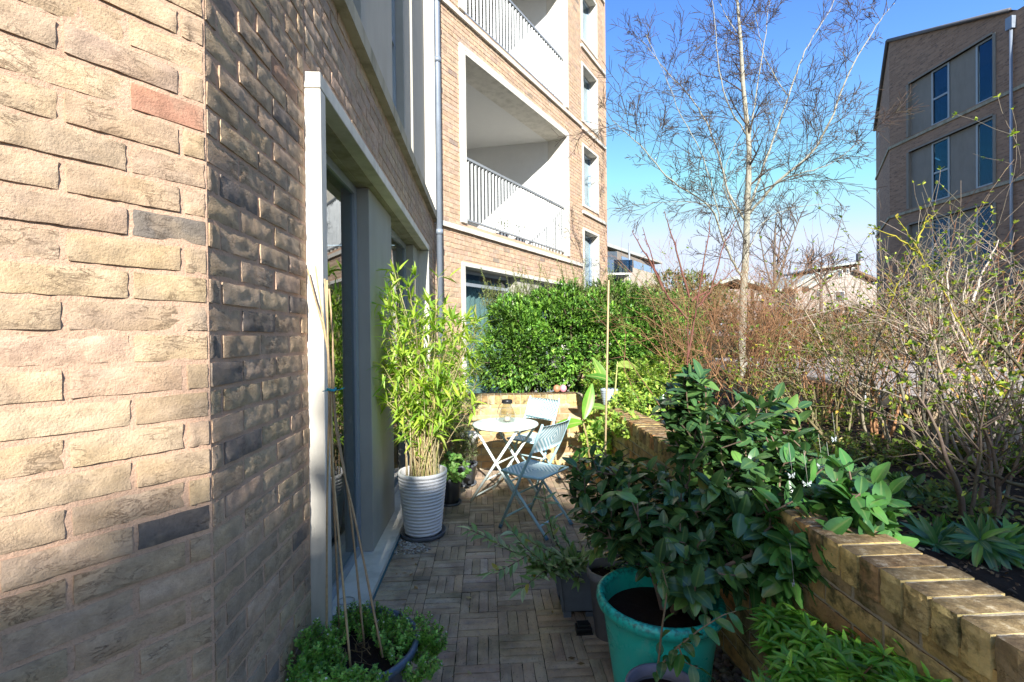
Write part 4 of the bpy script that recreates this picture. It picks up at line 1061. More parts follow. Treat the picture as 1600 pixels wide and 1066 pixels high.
# canes tied with blue string
M_CANE = bark_mat('dry_cane', 'attr', 30, .25)
cane_px = [((479, 421), (598, 1015), 1.95, 1.80), ((492, 416), (547.9, 1034), 1.88, 1.74), ((507, 436), (530.6, 978), 1.93, 1.98), ((511, 438), (510.5, 1015), 1.86, 1.86), ((514, 452), (569.4, 1000), 1.96, 1.92)]
for i, (a, b, da, db) in enumerate(cane_px):
    P_, Q_ = at(*a, da), at(*b, db); Q_[2] = max(Q_[2] - .03, .2); m = MB(); pts = []; rr = []
    tie = at(518, 610, 1.88)
    for k in range(15):
        f = k / 14; p_ = P_ * (1 - f) + Q_ * f; w_ = math.exp(-((p_[2] - tie[2]) / .28) ** 2); p_[:2] = p_[:2] * (1 - w_ * .75) + (tie[:2] + np.array([.008 * math.cos(i * 1.3), .008 * math.sin(i * 1.3)])) * w_ * .75
        pts.append(tuple(p_)); rr.append((.0034 + .0010 * f) * (1.18 if k % 3 == 0 else 1))
    m.tube(pts, rr, 7, (.50, .36, .20) if i % 2 else (.42, .29, .17))
    c_ = m.build('bamboo_cane', M_CANE, None, ['longest dry cane leaning right from the tie, foot at the right of the thyme', 'dry cane with its foot nearest the camera in the thyme', 'dry cane standing upright second from the left in the thyme', 'leftmost dry cane standing straight by the stone jamb', 'dry cane between the front and the right-leaning canes'][i], 'cane', 'canes tied over the thyme pot')
m = MB(); tie = at(518, 610, 1.88)
for k in range(3): m.tube([(tie[0] + .017 * math.cos(a), tie[1] + .017 * math.sin(a), tie[2] + .003 * k + .002 * math.sin(2 * a)) for a in np.linspace(0, 6.4, 14)], .0022, 5)
m.tube([(tie[0] + .015, tie[1], tie[2]), (tie[0] + .035, tie[1] - .01, tie[2] + .004), (tie[0] + .052, tie[1] - .01, tie[2] + .010)], .002, 5); m.tube([(tie[0] - .015, tie[1] - .01, tie[2]), (tie[0] - .03, tie[1] - .012, tie[2] - .002)], .002, 5)
m.build('string_tie', simple('blue_string', (.02, .33, .45), .7), None, 'bright blue string tied round the bundle of canes', 'string')
# loose tall cane and pale stem near the banana plant
m = MB(); m.tube([tuple(at(951, 438, 3.3)), tuple(at(948, 600, 3.3)), tuple(at(944, 800, 3.28))], [.0065, .007, .0075], 8, (.48, .36, .20)); m.build('bamboo_cane', M_CANE, None, 'single tall cane standing upright behind the camellia', 'cane')
# ring of wire on the sill
m = MB(); c_ = gh(541, 939, .048); m.tube([(c_[0] + .045 * math.cos(a), c_[1] + .04 * math.sin(a), .049) for a in np.linspace(0, 6.1, 20)], .002, 5); m.build('wire_ring', simple('grey_wire', (.3, .29, .25), .5), None, 'thin grey wire ring lying on the stone door sill', 'wire ring')
# ornaments on the back wall
for i, (px_, col, lb) in enumerate(((870, (.50, .24, .13), 'small terracotta ball ornament on the back wall, left of its pink twin'), (880, (.66, .30, .36), 'small pink bobbled ball ornament on the back wall coping'))):
    c_ = at(px_, 613, 5.44); m = MB(); m.lathe([(0, -.05)] + [(.042 * math.sin(a) * (1 + .05 * math.cos(9 * a)), -.045 * math.cos(a)) for a in np.linspace(.15, 3.0, 14)] + [(0, .045)], 20, (c_[0], c_[1], WH + .05)); m.build('ball_ornament', simple('ornament_%d' % i, col, .5), None, lb, 'ornament', 'ball ornaments on the back wall')
# grey ribbed lantern pot on the coping
e = pot('plant_pot', 'small pale grey ribbed pot tipped among the leaves on the planter corner', 'plant pot', (1.16, 4.42, WH), [(0, 0)] + sum([[(.055 + .004 * i, .022 * i), (.062 + .004 * i, .022 * i + .008), (.058 + .004 * i, .022 * i + .018)] for i in range(7)], []) + [(.075, .155)], simple('pale_grey_ceramic', (.42, .48, .56), .4), None, 0, 24)
# glass butterflies hanging in the twigs
def butterfly(c, s, rot, label):
    e = empty('glass_butterfly', tuple(c), label, 'ornament', 'clear glass butterflies'); me_ = MB()
    m = MB(); m.tube([(c[0], c[1], c[2] - .5 * s), (c[0], c[1], c[2] + .45 * s)], [.07 * s, .10 * s], 6); m.build('body', M_BF, e)
    m = MB(); m.tube([(c[0], c[1], c[2] + .45 * s), (c[0] + .004, c[1] + .01, c[2] + .05), (c[0] + .012, c[1] + .03, c[2] + .10)] if c[2] > 1 else [(c[0], c[1], c[2] + .4 * s), (c[0], c[1] + .02, c[2] + .12)], .0008, 4); m.build('wire', simple('grey_wire', (.3, .29, .25), .5), e)
    for sx in (-1, 1):
        for (w_, h_, z0, zz) in ((.9, .75, .02, 1), (.65, .55, -.05, -1)):
            pts = [(0, 0, z0 * s)]
            for a in np.linspace(0, 1, 7): pts.append((sx * s * w_ * math.sin(a * math.pi * .5 + .3), 0, zz * s * h_ * math.sin(a * math.pi) * (.8 + .2 * math.cos(a * 9)) + zz * s * .1))
            R3 = Matrix.Rotation(rot, 3, 'Z') @ Matrix.Rotation(.25 * sx, 3, 'Z')
            v = [tuple((R3 @ Vector(q)) + Vector(c)) for q in pts]; v2 = [(x, y + .004, z) for x, y, z in v]; n_ = len(v)
            m = MB(); m.add(v + v2, [tuple(range(n_)), tuple(range(2 * n_ - 1, n_ - 1, -1))] + [(i, (i + 1) % n_, n_ + (i + 1) % n_, n_ + i) for i in range(n_)]); m.build('wing', M_BF, e)
g = NT('cut_glass'); M_BF = g.end(g.bsdf((.75, .80, .82), .12, 0, g.bump(g.noise(g.pos(), 160, 2), .8, .004), .9, **{'Transmission Weight': .6}))
for (x, y, d, s, r), lb in zip([(1305, 687, 1.75, .017, .3), (1285, 730, 1.70, .019, -.3), (1298, 743, 1.68, .017, .5), (1238, 744, 1.70, .017, .1), (1262, 757, 1.66, .018, -.2), (1241, 913, 1.42, .012, .8)],
    ['clear glass butterfly hanging highest, alone on a thin twig', 'clear glass butterfly, upper one of the pair above the big camellia leaves', 'clear glass butterfly, lower right one of the pair above the camellia leaves', 'clear glass butterfly farthest left against the dark leaves', 'clear glass butterfly just below and right of the leftmost one', 'clear glass butterfly low down against the brick wall under the camellia']):
    butterfly(at(x, y, d), s, r, lb)

# dead leaves and bark littering the beds
rng = random.Random(66); m = MB()
for i in range(8500):
    x = rng.uniform(1.30, 3.6) if i % 3 else rng.uniform(1.30, 2.2); y = rng.uniform(.6, 5.5); z = bed_h(x, y) + rng.uniform(.001, .010); a = rng.uniform(0, 6.3); l_ = rng.uniform(.008, .026) * (.6 if y < 1.8 else 1); w_ = l_ * rng.uniform(.25, .6); ca, sa = math.cos(a), math.sin(a)
    q = [(-l_, 0, rng.uniform(-.003, .006)), (0, -w_, 0), (l_, 0, rng.uniform(-.003, .010)), (0, w_, rng.uniform(0, .008))]
    m.add([(x + u * ca - v * sa, y + u * sa + v * ca, z + k) for u, v, k in q], [(0, 1, 2), (0, 2, 3)], pick([((.16, .09, .045), 4), ((.09, .055, .03), 4), ((.26, .17, .09), 2), ((.05, .035, .025), 3), ((.32, .24, .14), .8)], rng))
m.build('leaf_litter', bark_mat('litter', 'attr', 70, .2, False), None, kind='stuff')

m = MB()
for i in range(110):        # a few fallen leaves and crumbs on the pavers
    x = rng.uniform(-.55, 1.0); y = rng.uniform(1.6, 5.0)
    if rng.random() < .6: x = rng.choice((rng.uniform(-.6, -.4), rng.uniform(.35, .95)))
    a = rng.uniform(0, 6.3); l_ = rng.uniform(.005, .022); w_ = l_ * rng.uniform(.3, .6); ca, sa = math.cos(a), math.sin(a)
    q = [(-l_, 0, .003), (0, -w_, .004), (l_, 0, rng.uniform(.003, .010)), (0, w_, rng.uniform(.003, .009))]
    m.add([(x + u * ca - v * sa, y + u * sa + v * ca, k + .002) for u, v, k in q], [(0, 1, 2), (0, 2, 3)], pick([((.30, .18, .08), 4), ((.16, .10, .05), 4), ((.42, .34, .16), 2), ((.10, .16, .05), 1)], rng))
m.build('fallen_leaves', bark_mat('litter', 'attr', 70, .2, False), None, kind='stuff')
# ---------------------------------------------------------------- plants
def leaf_shape(w, n=4, fold=.25, droop=.25, p=.8, q=1., wave=0, twist=0, seed=0, across=1):
    """leaf of length 1 along +y; returns verts, faces, rib weight"""
    rng = random.Random(seed); vs = []; rib = []
    for i in range(n + 1):
        y = i / n; hw = w * max(math.sin(math.pi * min(max(y, .03), .975) ** p), .03) ** q
        z = -droop * y * y; wz = wave * math.sin(i * 2.4 + rng.random() * 6); a = twist * y
        for s in (np.linspace(-1, 1, 2 * across + 1)):
            x = s * hw; zz = z + (fold * hw * (abs(s) ** 1.7 if across > 1 else 1) * (1.5 - .9 * abs(s) if across > 1 else 1) + wz * w * abs(s) if s else 0)
            vs.append((x * math.cos(a) , y * (1 - .12 * droop), zz + x * math.sin(a))); rib.append(1. if abs(s) < 1e-6 else (.5 if abs(s) < .6 else 0.))
    fs = []; W_ = 2 * across + 1
    for i in range(n):
        for c in range(2 * across): a = i * W_ + c; fs.append((a, a + 1, a + 1 + W_, a + W_))
    return np.array(vs), fs, np.array(rib)

def leaf_mesh(name, shape, mat):
    vs, fs, rib = shape; me = bpy.data.meshes.new(name); me.from_pydata(vs.tolist(), [], fs)
    a = me.attributes.new('rib', 'FLOAT', 'POINT'); a.data.foreach_set('value', rib)
    me.polygons.foreach_set('use_smooth', [True] * len(fs)); me.materials.append(mat); return me

class Leaves:
    def __init__(s, shapes): s.sh = shapes; s.L = []
    def add(s, p, d, up, size, col, v=None, rng=random):
        s.L.append((tuple(p), tuple(d), tuple(up), size, col, rng.randrange(len(s.sh)) if v is None else v))
    def finish(s, par, m_obj, m_attr, limit, name='leaf', kind='stuff'):
        if not s.L: return
        P = np.array([l[0] for l in s.L]); D = np.array([l[1] for l in s.L]); U = np.array([l[2] for l in s.L]); Z = np.array([l[3] for l in s.L])
        D /= np.linalg.norm(D, axis=1, keepdims=True) + 1e-9
        X = np.cross(D, U); X /= np.linalg.norm(X, axis=1, keepdims=True) + 1e-9; N = np.cross(X, D)
        sz = px_size(P, Z); top = set(np.argsort(-sz)[:limit].tolist()) if limit else set(); top = {i for i in top if sz[i] > 0}
        if top:
            mes = [leaf_mesh(name + '_blade', sh, m_obj) for sh in s.sh]
            for i in top:
                R = Matrix((X[i], D[i], N[i])).transposed().to_4x4(); R = Matrix.Translation(P[i]) @ R @ Matrix.Scale(Z[i], 4); inst(name, mes[s.L[i][5]], R, par, s.L[i][4])
        rest = [i for i in range(len(s.L)) if i not in top]
        if not rest: return
        V = []; F = []; Cc = []; Rb = []; k = 0
        var = np.array([s.L[i][5] for i in range(len(s.L))]); rest = np.array(rest); cols = np.array([(*s.L[i][4][:3], 1.) for i in range(len(s.L))])
        loops = []; nv = 0; nf = 0
        for v, (vs, fs, rb) in enumerate(s.sh):
            idx = rest[var[rest] == v]
            if not len(idx): continue
            W = (vs[None, :, 0, None] * X[idx][:, None] + vs[None, :, 1, None] * D[idx][:, None] + vs[None, :, 2, None] * N[idx][:, None]) * Z[idx][:, None, None] + P[idx][:, None]
            m = len(vs); V.append(W.reshape(-1, 3)); Cc.append(np.repeat(cols[idx], m, 0)); Rb.append(np.tile(rb, len(idx)))
            fa = np.array(fs); F.append((fa[None] + (np.arange(len(idx)) * m + k)[:, None, None]).reshape(-1, fa.shape[1])); k += m * len(idx)
        V = np.concatenate(V); Cc = np.concatenate(Cc); Rb = np.concatenate(Rb); F = np.concatenate(F)
        me = bpy.data.meshes.new(name + 's'); me.vertices.add(len(V)); me.vertices.foreach_set('co', V.ravel())
        w = F.shape[1]; me.loops.add(F.size); me.loops.foreach_set('vertex_index', F.ravel().astype(np.int32)); me.polygons.add(len(F)); me.polygons.foreach_set('loop_start', np.arange(0, F.size, w, dtype=np.int32))
        me.polygons.foreach_set('use_smooth', np.ones(len(F), bool)); me.update(calc_edges=True)
        a = me.attributes.new('tint', 'FLOAT_COLOR', 'POINT'); a.data.foreach_set('color', Cc.ravel()); a = me.attributes.new('rib', 'FLOAT', 'POINT'); a.data.foreach_set('value', Rb)
        me.materials.append(m_attr); o = bpy.data.objects.new(name if par is not None else name, me); COL.objects.link(o); parent(o, par)
        if kind: o['kind'] = kind
        return o

def vary(c, rng, a=.18, h=.08):
    k = rng.uniform(1 - a, 1 + a); return (c[0] * k * rng.uniform(1 - h, 1 + h * 1.6), c[1] * k, c[2] * k * rng.uniform(1 - h, 1 + h))

def unit(rng):
    while True:
        v = Vector((rng.uniform(-1, 1), rng.uniform(-1, 1), rng.uniform(-1, 1)))
        if .05 < v.length < 1: return v.normalized()

def blob(px_, py, d, rx, ry, rd):
    c = at(px_, py, d); k = d / FOC; return (c, np.array([rx * k, rd, ry * k]))

def fill(bases, blobs, n, rng, step=.08, wob=.25, rise=.25):
    """grow twigs from the bases until they reach n points spread through the blobs"""
    vol = np.array([r[0] * r[2] / c[1] ** 2 for c, r in blobs]); vol = vol / vol.sum(); T = []
    for i in range(n):
        c, r = blobs[int(np.searchsorted(np.cumsum(vol), rng.random()))] if len(blobs) > 1 else blobs[0]
        u = unit(rng); T.append(c + np.array(u) * r * rng.random() ** .4)
    T = np.array(T); B = np.array(bases[0]); T = T[np.argsort(np.linalg.norm(T - B, axis=1))]
    nodes = [np.array(b, float) for b in bases]; par = [-1] * len(nodes); tips = []
    dist = [0.] * len(nodes)
    for t in T:
        A = np.array(nodes); dd = np.linalg.norm(A - t, axis=1) + .28 * np.array(dist)
        dd += np.where(A[:, 2] > t[2] + .02, .12, 0); j = int(np.argmin(dd)); a = nodes[j]; Lg = np.linalg.norm(t - a); m = max(1, int(Lg / step)); prev = j
        off = np.array(unit(rng)) * Lg * wob * .5; off[2] -= Lg * rise * .3
        for k in range(1, m + 1):
            f = k / m; p = a + (t - a) * f + off * math.sin(math.pi * f); nodes.append(p); par.append(prev); dist.append(dist[prev] + Lg / m); prev = len(nodes) - 1
        tips.append(prev)
    return nodes, par, tips

def wood(nodes, par, r_tip, r_base, n_sides, col, rng, p_exp=.5):
    cnt = [0] * len(nodes); child = [0] * len(nodes)
    for i in range(len(nodes) - 1, -1, -1):
        cnt[i] = max(cnt[i], 1)
        if par[i] >= 0: cnt[par[i]] += cnt[i]
    tot = max(cnt); mb = MB(); main = {}
    R = [r_tip + (r_base - r_tip) * ((c / tot) ** p_exp) for c in cnt]
    # chains
    kids = [[] for _ in nodes]
    for i, p in enumerate(par):
        if p >= 0: kids[p].append(i)
    big = [max(k, key=lambda q: cnt[q]) if k else None for k in kids]
    starts = [(i, None) for i, p in enumerate(par) if p < 0]
    while starts:
        i, pr = starts.pop(); ch = ([pr] if pr is not None else []) + [i]
        while True:
            for k in kids[ch[-1]]:
                if k != big[ch[-1]]: starts.append((k, ch[-1]))
            if big[ch[-1]] is None: break
            ch.append(big[ch[-1]])
        if len(ch) > 1:
            rr = [R[q] for q in ch]
            if pr is not None: rr[0] = min(rr[0], rr[1] * 1.3)
            c = vary(col, rng, .12, .03); mb.tube([nodes[q] for q in ch], rr, n_sides, c, cap=False)
    return mb

def tipdir(nodes, par, i):
    p = par[i]; q = par[p] if p >= 0 and par[p] >= 0 else p
    if q < 0: return Vector((0, 0, 1))
    v = Vector(nodes[i] - nodes[q]); return v.normalized() if v.length > 1e-6 else Vector((0, 0, 1))

def rosette(lv, p, d, k, size, spread, pal, rng, up=Vector((0, 0, 1)), droop=.0, jit=.25, back=.03):
    """k leaves round direction d"""
    a0 = rng.uniform(0, 6.28); x = d.orthogonal().normalized(); y = d.cross(x)
    for i in range(k):
        an = a0 + i * 2.4; f = i / max(k - 1, 1); sp = spread * (1 - .35 * f) + rng.uniform(-jit, jit)
        rad = x * math.cos(an) + y * math.sin(an); v = d * math.cos(sp) + rad * math.sin(sp); v.z -= droop; v.normalize()
        nrm = (up * .8 + d * .9 - rad * .2 + unit(rng) * .25)
        q = Vector(p) - d * back * (1 - f)
        lv.add(q, v, nrm, size * rng.uniform(.7, 1.15), vary(pick(pal, rng), rng, .12, .05), None, rng)

M_TWIG = bark_mat('twig_bark', 'attr', 60, .3)
# ---- camellia
M_CAM = leaf_mat('camellia_leaf', 'obj', .26, .14, (.12, .20, .06), .55, .22); M_CAMS = leaf_mat('camellia_leaf_far', 'attr', .26, .14, (.12, .20, .06), .55, .22)
rng = random.Random(21)
cam_e = empty('camellia', (TP[0], TP[1], .36), 'dark glossy large-leaved camellia growing in the teal pot in the foreground', 'shrub')
SH_CAM = [leaf_shape(.265, 6, f, d, .84, .68, w, (-.25, .3, .1, -.15)[i], i, 2) for i, (f, d, w) in enumerate(((.35, .18, 0), (.25, .32, .08), (.5, .1, .05), (.15, .42, .06)))]
blobs = [blob(1075, 640, 2.25, 45, 75, .14), blob(1085, 590, 2.2, 22, 35, .06), blob(1120, 655, 2.25, 75, 55, .2), blob(950, 745, 2.35, 70, 55, .2), blob(1160, 725, 2.1, 110, 75, .28), blob(1010, 790, 2.15, 120, 70, .28),
         blob(1120, 825, 2.0, 140, 70, .28), blob(1240, 735, 2.0, 70, 55, .2), blob(1260, 820, 1.75, 120, 62, .16), blob(1335, 790, 1.62, 62, 62, .10), blob(1090, 885, 1.75, 75, 38, .12), blob(1200, 650, 2.3, 60, 40, .15), blob(955, 810, 2.2, 55, 50, .15), blob(1290, 850, 1.62, 85, 42, .12), blob(1205, 880, 1.72, 75, 38, .12), blob(1345, 835, 1.56, 45, 42, .08), blob(1330, 852, 1.52, 62, 30, .08), blob(1262, 868, 1.62, 62, 42, .1), blob(1180, 800, 1.85, 90, 60, .15)]
nodes, par_, tips = fill([np.array([TP[0] + .02, TP[1] + .02, .37]), np.array([TP[0] + .06, TP[1], .37])], blobs, 1020, rng, .07)
wood(nodes, par_, .0022, .017, 6, (.17, .12, .085), rng).build('stems', M_TWIG, cam_e)
lv = Leaves(SH_CAM); PAL_CAM = [((.052, .125, .042), 6), ((.070, .155, .048), 4), ((.038, .092, .036), 4), ((.12, .24, .055), 2), ((.16, .17, .04), .15)]
PAL_CAM_B = [((.055, .16, .035), 5), ((.075, .20, .042), 3), ((.038, .11, .034), 3)]
for t in tips:
    p = nodes[t]; d = tipdir(nodes, par_, t); d = (d + Vector((0, -.25, .35))).normalized(); X_, Y_, Z_ = project(p)
    right = X_[0] > 1200 and Z_[0] < 1.95
    rosette(lv, p, d, rng.choice((4, 5, 5, 6)), .104 if right else .092, 1.2, PAL_CAM_B if right else PAL_CAM, rng, droop=.15, jit=.45, back=.12)
# young shoot hanging in front of the pot
def sprig(par, lv, pts, rad, every, size, pal, rng, col=(.2, .15, .09), name='shoot', side=.9, droop=.1, both=True, mat=None, upv=Vector((0, 0, 1)), label=None):
    pts = [Vector(p) for p in pts]; m = MB(); m.tube(pts, [rad * (1 - .6 * i / (len(pts) - 1)) for i in range(len(pts))], 6, col, cap=False); m.build(name, mat or M_TWIG, par)
    sgn = 1
    for a, b in zip(pts, pts[1:]):
        L_ = (b - a).length; n_ = max(1, int(L_ / every)); d = (b - a).normalized()
        for k in range(n_):
            p = a + (b - a) * ((k + .5) / n_); perp = d.cross(upv)
            if perp.length < .3: perp = unit(rng)
            perp.normalize()
            for s_ in ((1, -1) if both else (sgn,)):
                v = (d * (1 - side * .6) + perp * s_ * side + unit(rng) * .3); v.z -= droop; lv.add(p, v.normalized(), (upv + unit(rng) * .4), size * rng.uniform(.75, 1.15), vary(pick(pal, rng), rng), None, rng)
            sgn = -sgn
    lv.add(pts[-1], (pts[-1] - pts[-2]).normalized(), upv + unit(rng) * .3, size, vary(pick(pal, rng), rng), None, rng)
lv.finish(cam_e, M_CAM, M_CAMS, 298)
yc = empty('camellia', (.565, 1.50, .31), 'young leggy camellia with few leaves rising in front of the teal pot', 'shrub')
lv = Leaves(SH_CAM); PY = [((.06, .16, .035), 4), ((.04, .12, .03), 4)]
sprig(yc, lv, [at(1026, 1064, 1.50), at(1034, 985, 1.49), at(1043, 920, 1.47), at(1035, 890, 1.47)], .0042, .045, .055, PY, rng, (.24, .17, .10), both=False)
sprig(yc, lv, [at(1032, 1040, 1.49), at(1060, 1010, 1.45), at(1092, 985, 1.42), at(1128, 962, 1.42), at(1150, 955, 1.44)], .0034, .035, .062, PY, rng, (.24, .17, .10), both=True, droop=.3)
sprig(yc, lv, [at(1060, 1010, 1.45), at(1070, 1035, 1.43), at(1092, 1045, 1.41)], .003, .03, .062, PY, rng, (.24, .17, .10), both=True, droop=.3)
lv.finish(yc, M_CAM, M_CAMS, 100)

# ---- narrow grey-green shrub in the square pot
M_LAN = leaf_mat('lance_leaf', 'obj', .42, .25, (.22, .27, .14), .5, .2); M_LANS = leaf_mat('lance_leaf_far', 'attr', .42, .25, (.22, .27, .14), .5, .2)
SH_LAN = [leaf_shape(.15, 4, f, d, .85, 1, w, 0, i) for i, (f, d, w) in enumerate(((.3, .1, .1), (.4, .25, .1), (.2, -.08, .05)))]
ln = empty('sprawling_shrub', (SQ[0], SQ[1], .25), 'narrow-leaved grey-green shrub sprawling left over the pavers from the square grey pot', 'shrub')
PAL_LAN = [((.19, .31, .13), 5), ((.27, .39, .20), 3), ((.14, .26, .08), 4), ((.38, .44, .26), 1.5), ((.40, .32, .04), .35)]
lv = Leaves(SH_LAN); rng = random.Random(5); b0_ = np.array([SQ[0], SQ[1], .255])
arms = [[(905, 905, 2.55), (860, 880, 2.42), (800, 862, 2.36), (760, 840, 2.36), (735, 828, 2.38)], [(905, 905, 2.5), (860, 885, 2.35), (825, 868, 2.28), (790, 888, 2.25), (768, 895, 2.25)], [(905, 905, 2.5), (850, 893, 2.3), (835, 905, 2.24), (815, 920, 2.2)],
        [(905, 905, 2.55), (885, 875, 2.5), (865, 840, 2.5), (855, 800, 2.52), (852, 775, 2.52)], [(905, 905, 2.5), (875, 870, 2.4), (835, 850, 2.38), (812, 838, 2.4)], [(905, 905, 2.55), (900, 870, 2.6), (880, 835, 2.62)], [(905, 905, 2.5), (930, 880, 2.5), (950, 850, 2.5)],
        [(905, 905, 2.5), (872, 900, 2.35), (850, 880, 2.3), (820, 855, 2.32), (800, 830, 2.34)], [(915, 905, 2.5), (940, 895, 2.42), (975, 880, 2.36)], [(890, 905, 2.5), (905, 885, 2.45), (920, 868, 2.4)], [(905, 905, 2.5), (890, 890, 2.4), (880, 870, 2.35)]]
for a_ in arms: sprig(ln, lv, [b0_] + [at(*q) for q in a_[1:]], .0042, .022, .078, PAL_LAN, rng, (.16, .12, .07), both=True, droop=-.05, side=.8)
nodes, par_, tips = fill([b0_], [blob(905, 885, 2.5, 42, 24, .09), blob(940, 875, 2.45, 35, 22, .08), blob(860, 880, 2.42, 35, 18, .08)], 34, rng, .05)
wood(nodes, par_, .0015, .006, 5, (.16, .12, .07), rng).build('stems', M_TWIG, ln)
for t in tips: rosette(lv, nodes[t], (tipdir(nodes, par_, t) + Vector((0, -.1, .5))).normalized(), 6, .075, .9, PAL_LAN, rng, back=.05)
lv.finish(ln, M_LAN, M_LANS, 298)

# ---- whorled bright shrub at the bottom right
M_PIE = leaf_mat('whorled_leaf', 'obj', .34, .3, (.20, .30, .05), .55, .2); M_PIES = leaf_mat('whorled_leaf_far', 'attr', .34, .3, (.20, .30, .05), .55, .2)
SH_PIE = [leaf_shape(.13, 4, .5, d, .9, 1, .05, 0, i) for i, d in enumerate((.15, .4, .65))]
pe = empty('pieris_shrub', (.86, 1.25, 0), 'bright green whorled-leaf shrub spreading along the foot of the mossy wall, bottom right', 'shrub')
rng = random.Random(77); PAL_PIE = [((.15, .38, .04), 5), ((.10, .29, .035), 5), ((.24, .48, .06), 3), ((.06, .18, .025), 2)]
blobs = [blob(1235, 1000, 1.48, 50, 45, .10), blob(1300, 1040, 1.32, 90, 55, .12), blob(1390, 1075, 1.15, 80, 52, .08), blob(1280, 1110, 1.25, 110, 60, .14), blob(1225, 975, 1.50, 36, 22, .06), blob(1440, 1110, 1.05, 60, 55, .05)]
nodes, par_, tips = fill([np.array([.88, 1.42, .0]), np.array([.90, 1.22, 0]), np.array([.92, 1.05, 0])], blobs, 380, rng, .06)
wood(nodes, par_, .0016, .009, 5, (.20, .11, .06), rng).build('stems', M_TWIG, pe)
lv = Leaves(SH_PIE)
for t in tips: rosette(lv, nodes[t], (tipdir(nodes, par_, t) * .5 + Vector((0, -.15, .9))).normalized(), 9, .060, 1.3, PAL_PIE, rng, droop=.1, jit=.2, back=.012)
lv.finish(pe, M_PIE, M_PIES, 298)

# ---- creeping thyme
M_TH = leaf_mat('thyme_leaf', 'attr', .5, .3, None, .4, .3); rng = random.Random(31)
th = empty('creeping_plant', (TPt[0], TPt[1], .27), 'low bushy bright green creeping plant with tiny white flowers round the canes', 'plant')
SH_T = [leaf_shape(.34, 2, .2, .2, .8, 1, 0, 0, i) for i in range(2)]
lv = Leaves(SH_T); PAL_T = [((.20, .40, .07), 5), ((.14, .31, .055), 5), ((.29, .50, .11), 2.5), ((.08, .18, .04), 2)]
blobs = [(np.array([TPt[0], TPt[1], .30]), np.array([.25, .22, .06])), blob(480, 1020, 1.82, 52, 50, .10), blob(455, 1060, 1.70, 40, 45, .1), blob(640, 990, 1.98, 52, 34, .12), blob(560, 965, 2.06, 70, 20, .08), blob(540, 1062, 1.64, 80, 16, .05), blob(680, 995, 1.93, 20, 22, .05), blob(660, 1040, 1.78, 30, 18, .05)]
nodes, par_, tips = fill([np.array([TPt[0], TPt[1], .25]), np.array([TPt[0] - .1, TPt[1], .25]), np.array([TPt[0] + .1, TPt[1] + .05, .25])], blobs, 950, rng, .03, .35)
keep = [t for t in tips if not (abs(project(nodes[t])[0][0] - 565) < 26 and 985 < project(nodes[t])[1][0] < 1040) and nodes[t][0] > -.71]
m = wood(nodes, par_, .0009, .003, 4, (.20, .14, .07), rng); m.build('stems', M_TWIG, th)
fl = MB()
for t in keep:
    d = (tipdir(nodes, par_, t) * .5 + Vector((0, 0, .6))).normalized(); p = Vector(nodes[t])
    for k in range(9): rosette(lv, p - d * .0075 * k + unit(rng) * .002, d, 3, .0145, 1.1, PAL_T, rng, back=.0, jit=.3)
    if rng.random() < .16:
        for a in range(6): q = p + d * .006; fl.add([tuple(q), tuple(q + unit(rng) * .005), tuple(q + unit(rng) * .005)], [(0, 1, 2)])
lv.finish(th, M_TH, M_TH, 0, 'foliage')
fl.build('flowers', M_WHITE, th, kind='stuff')

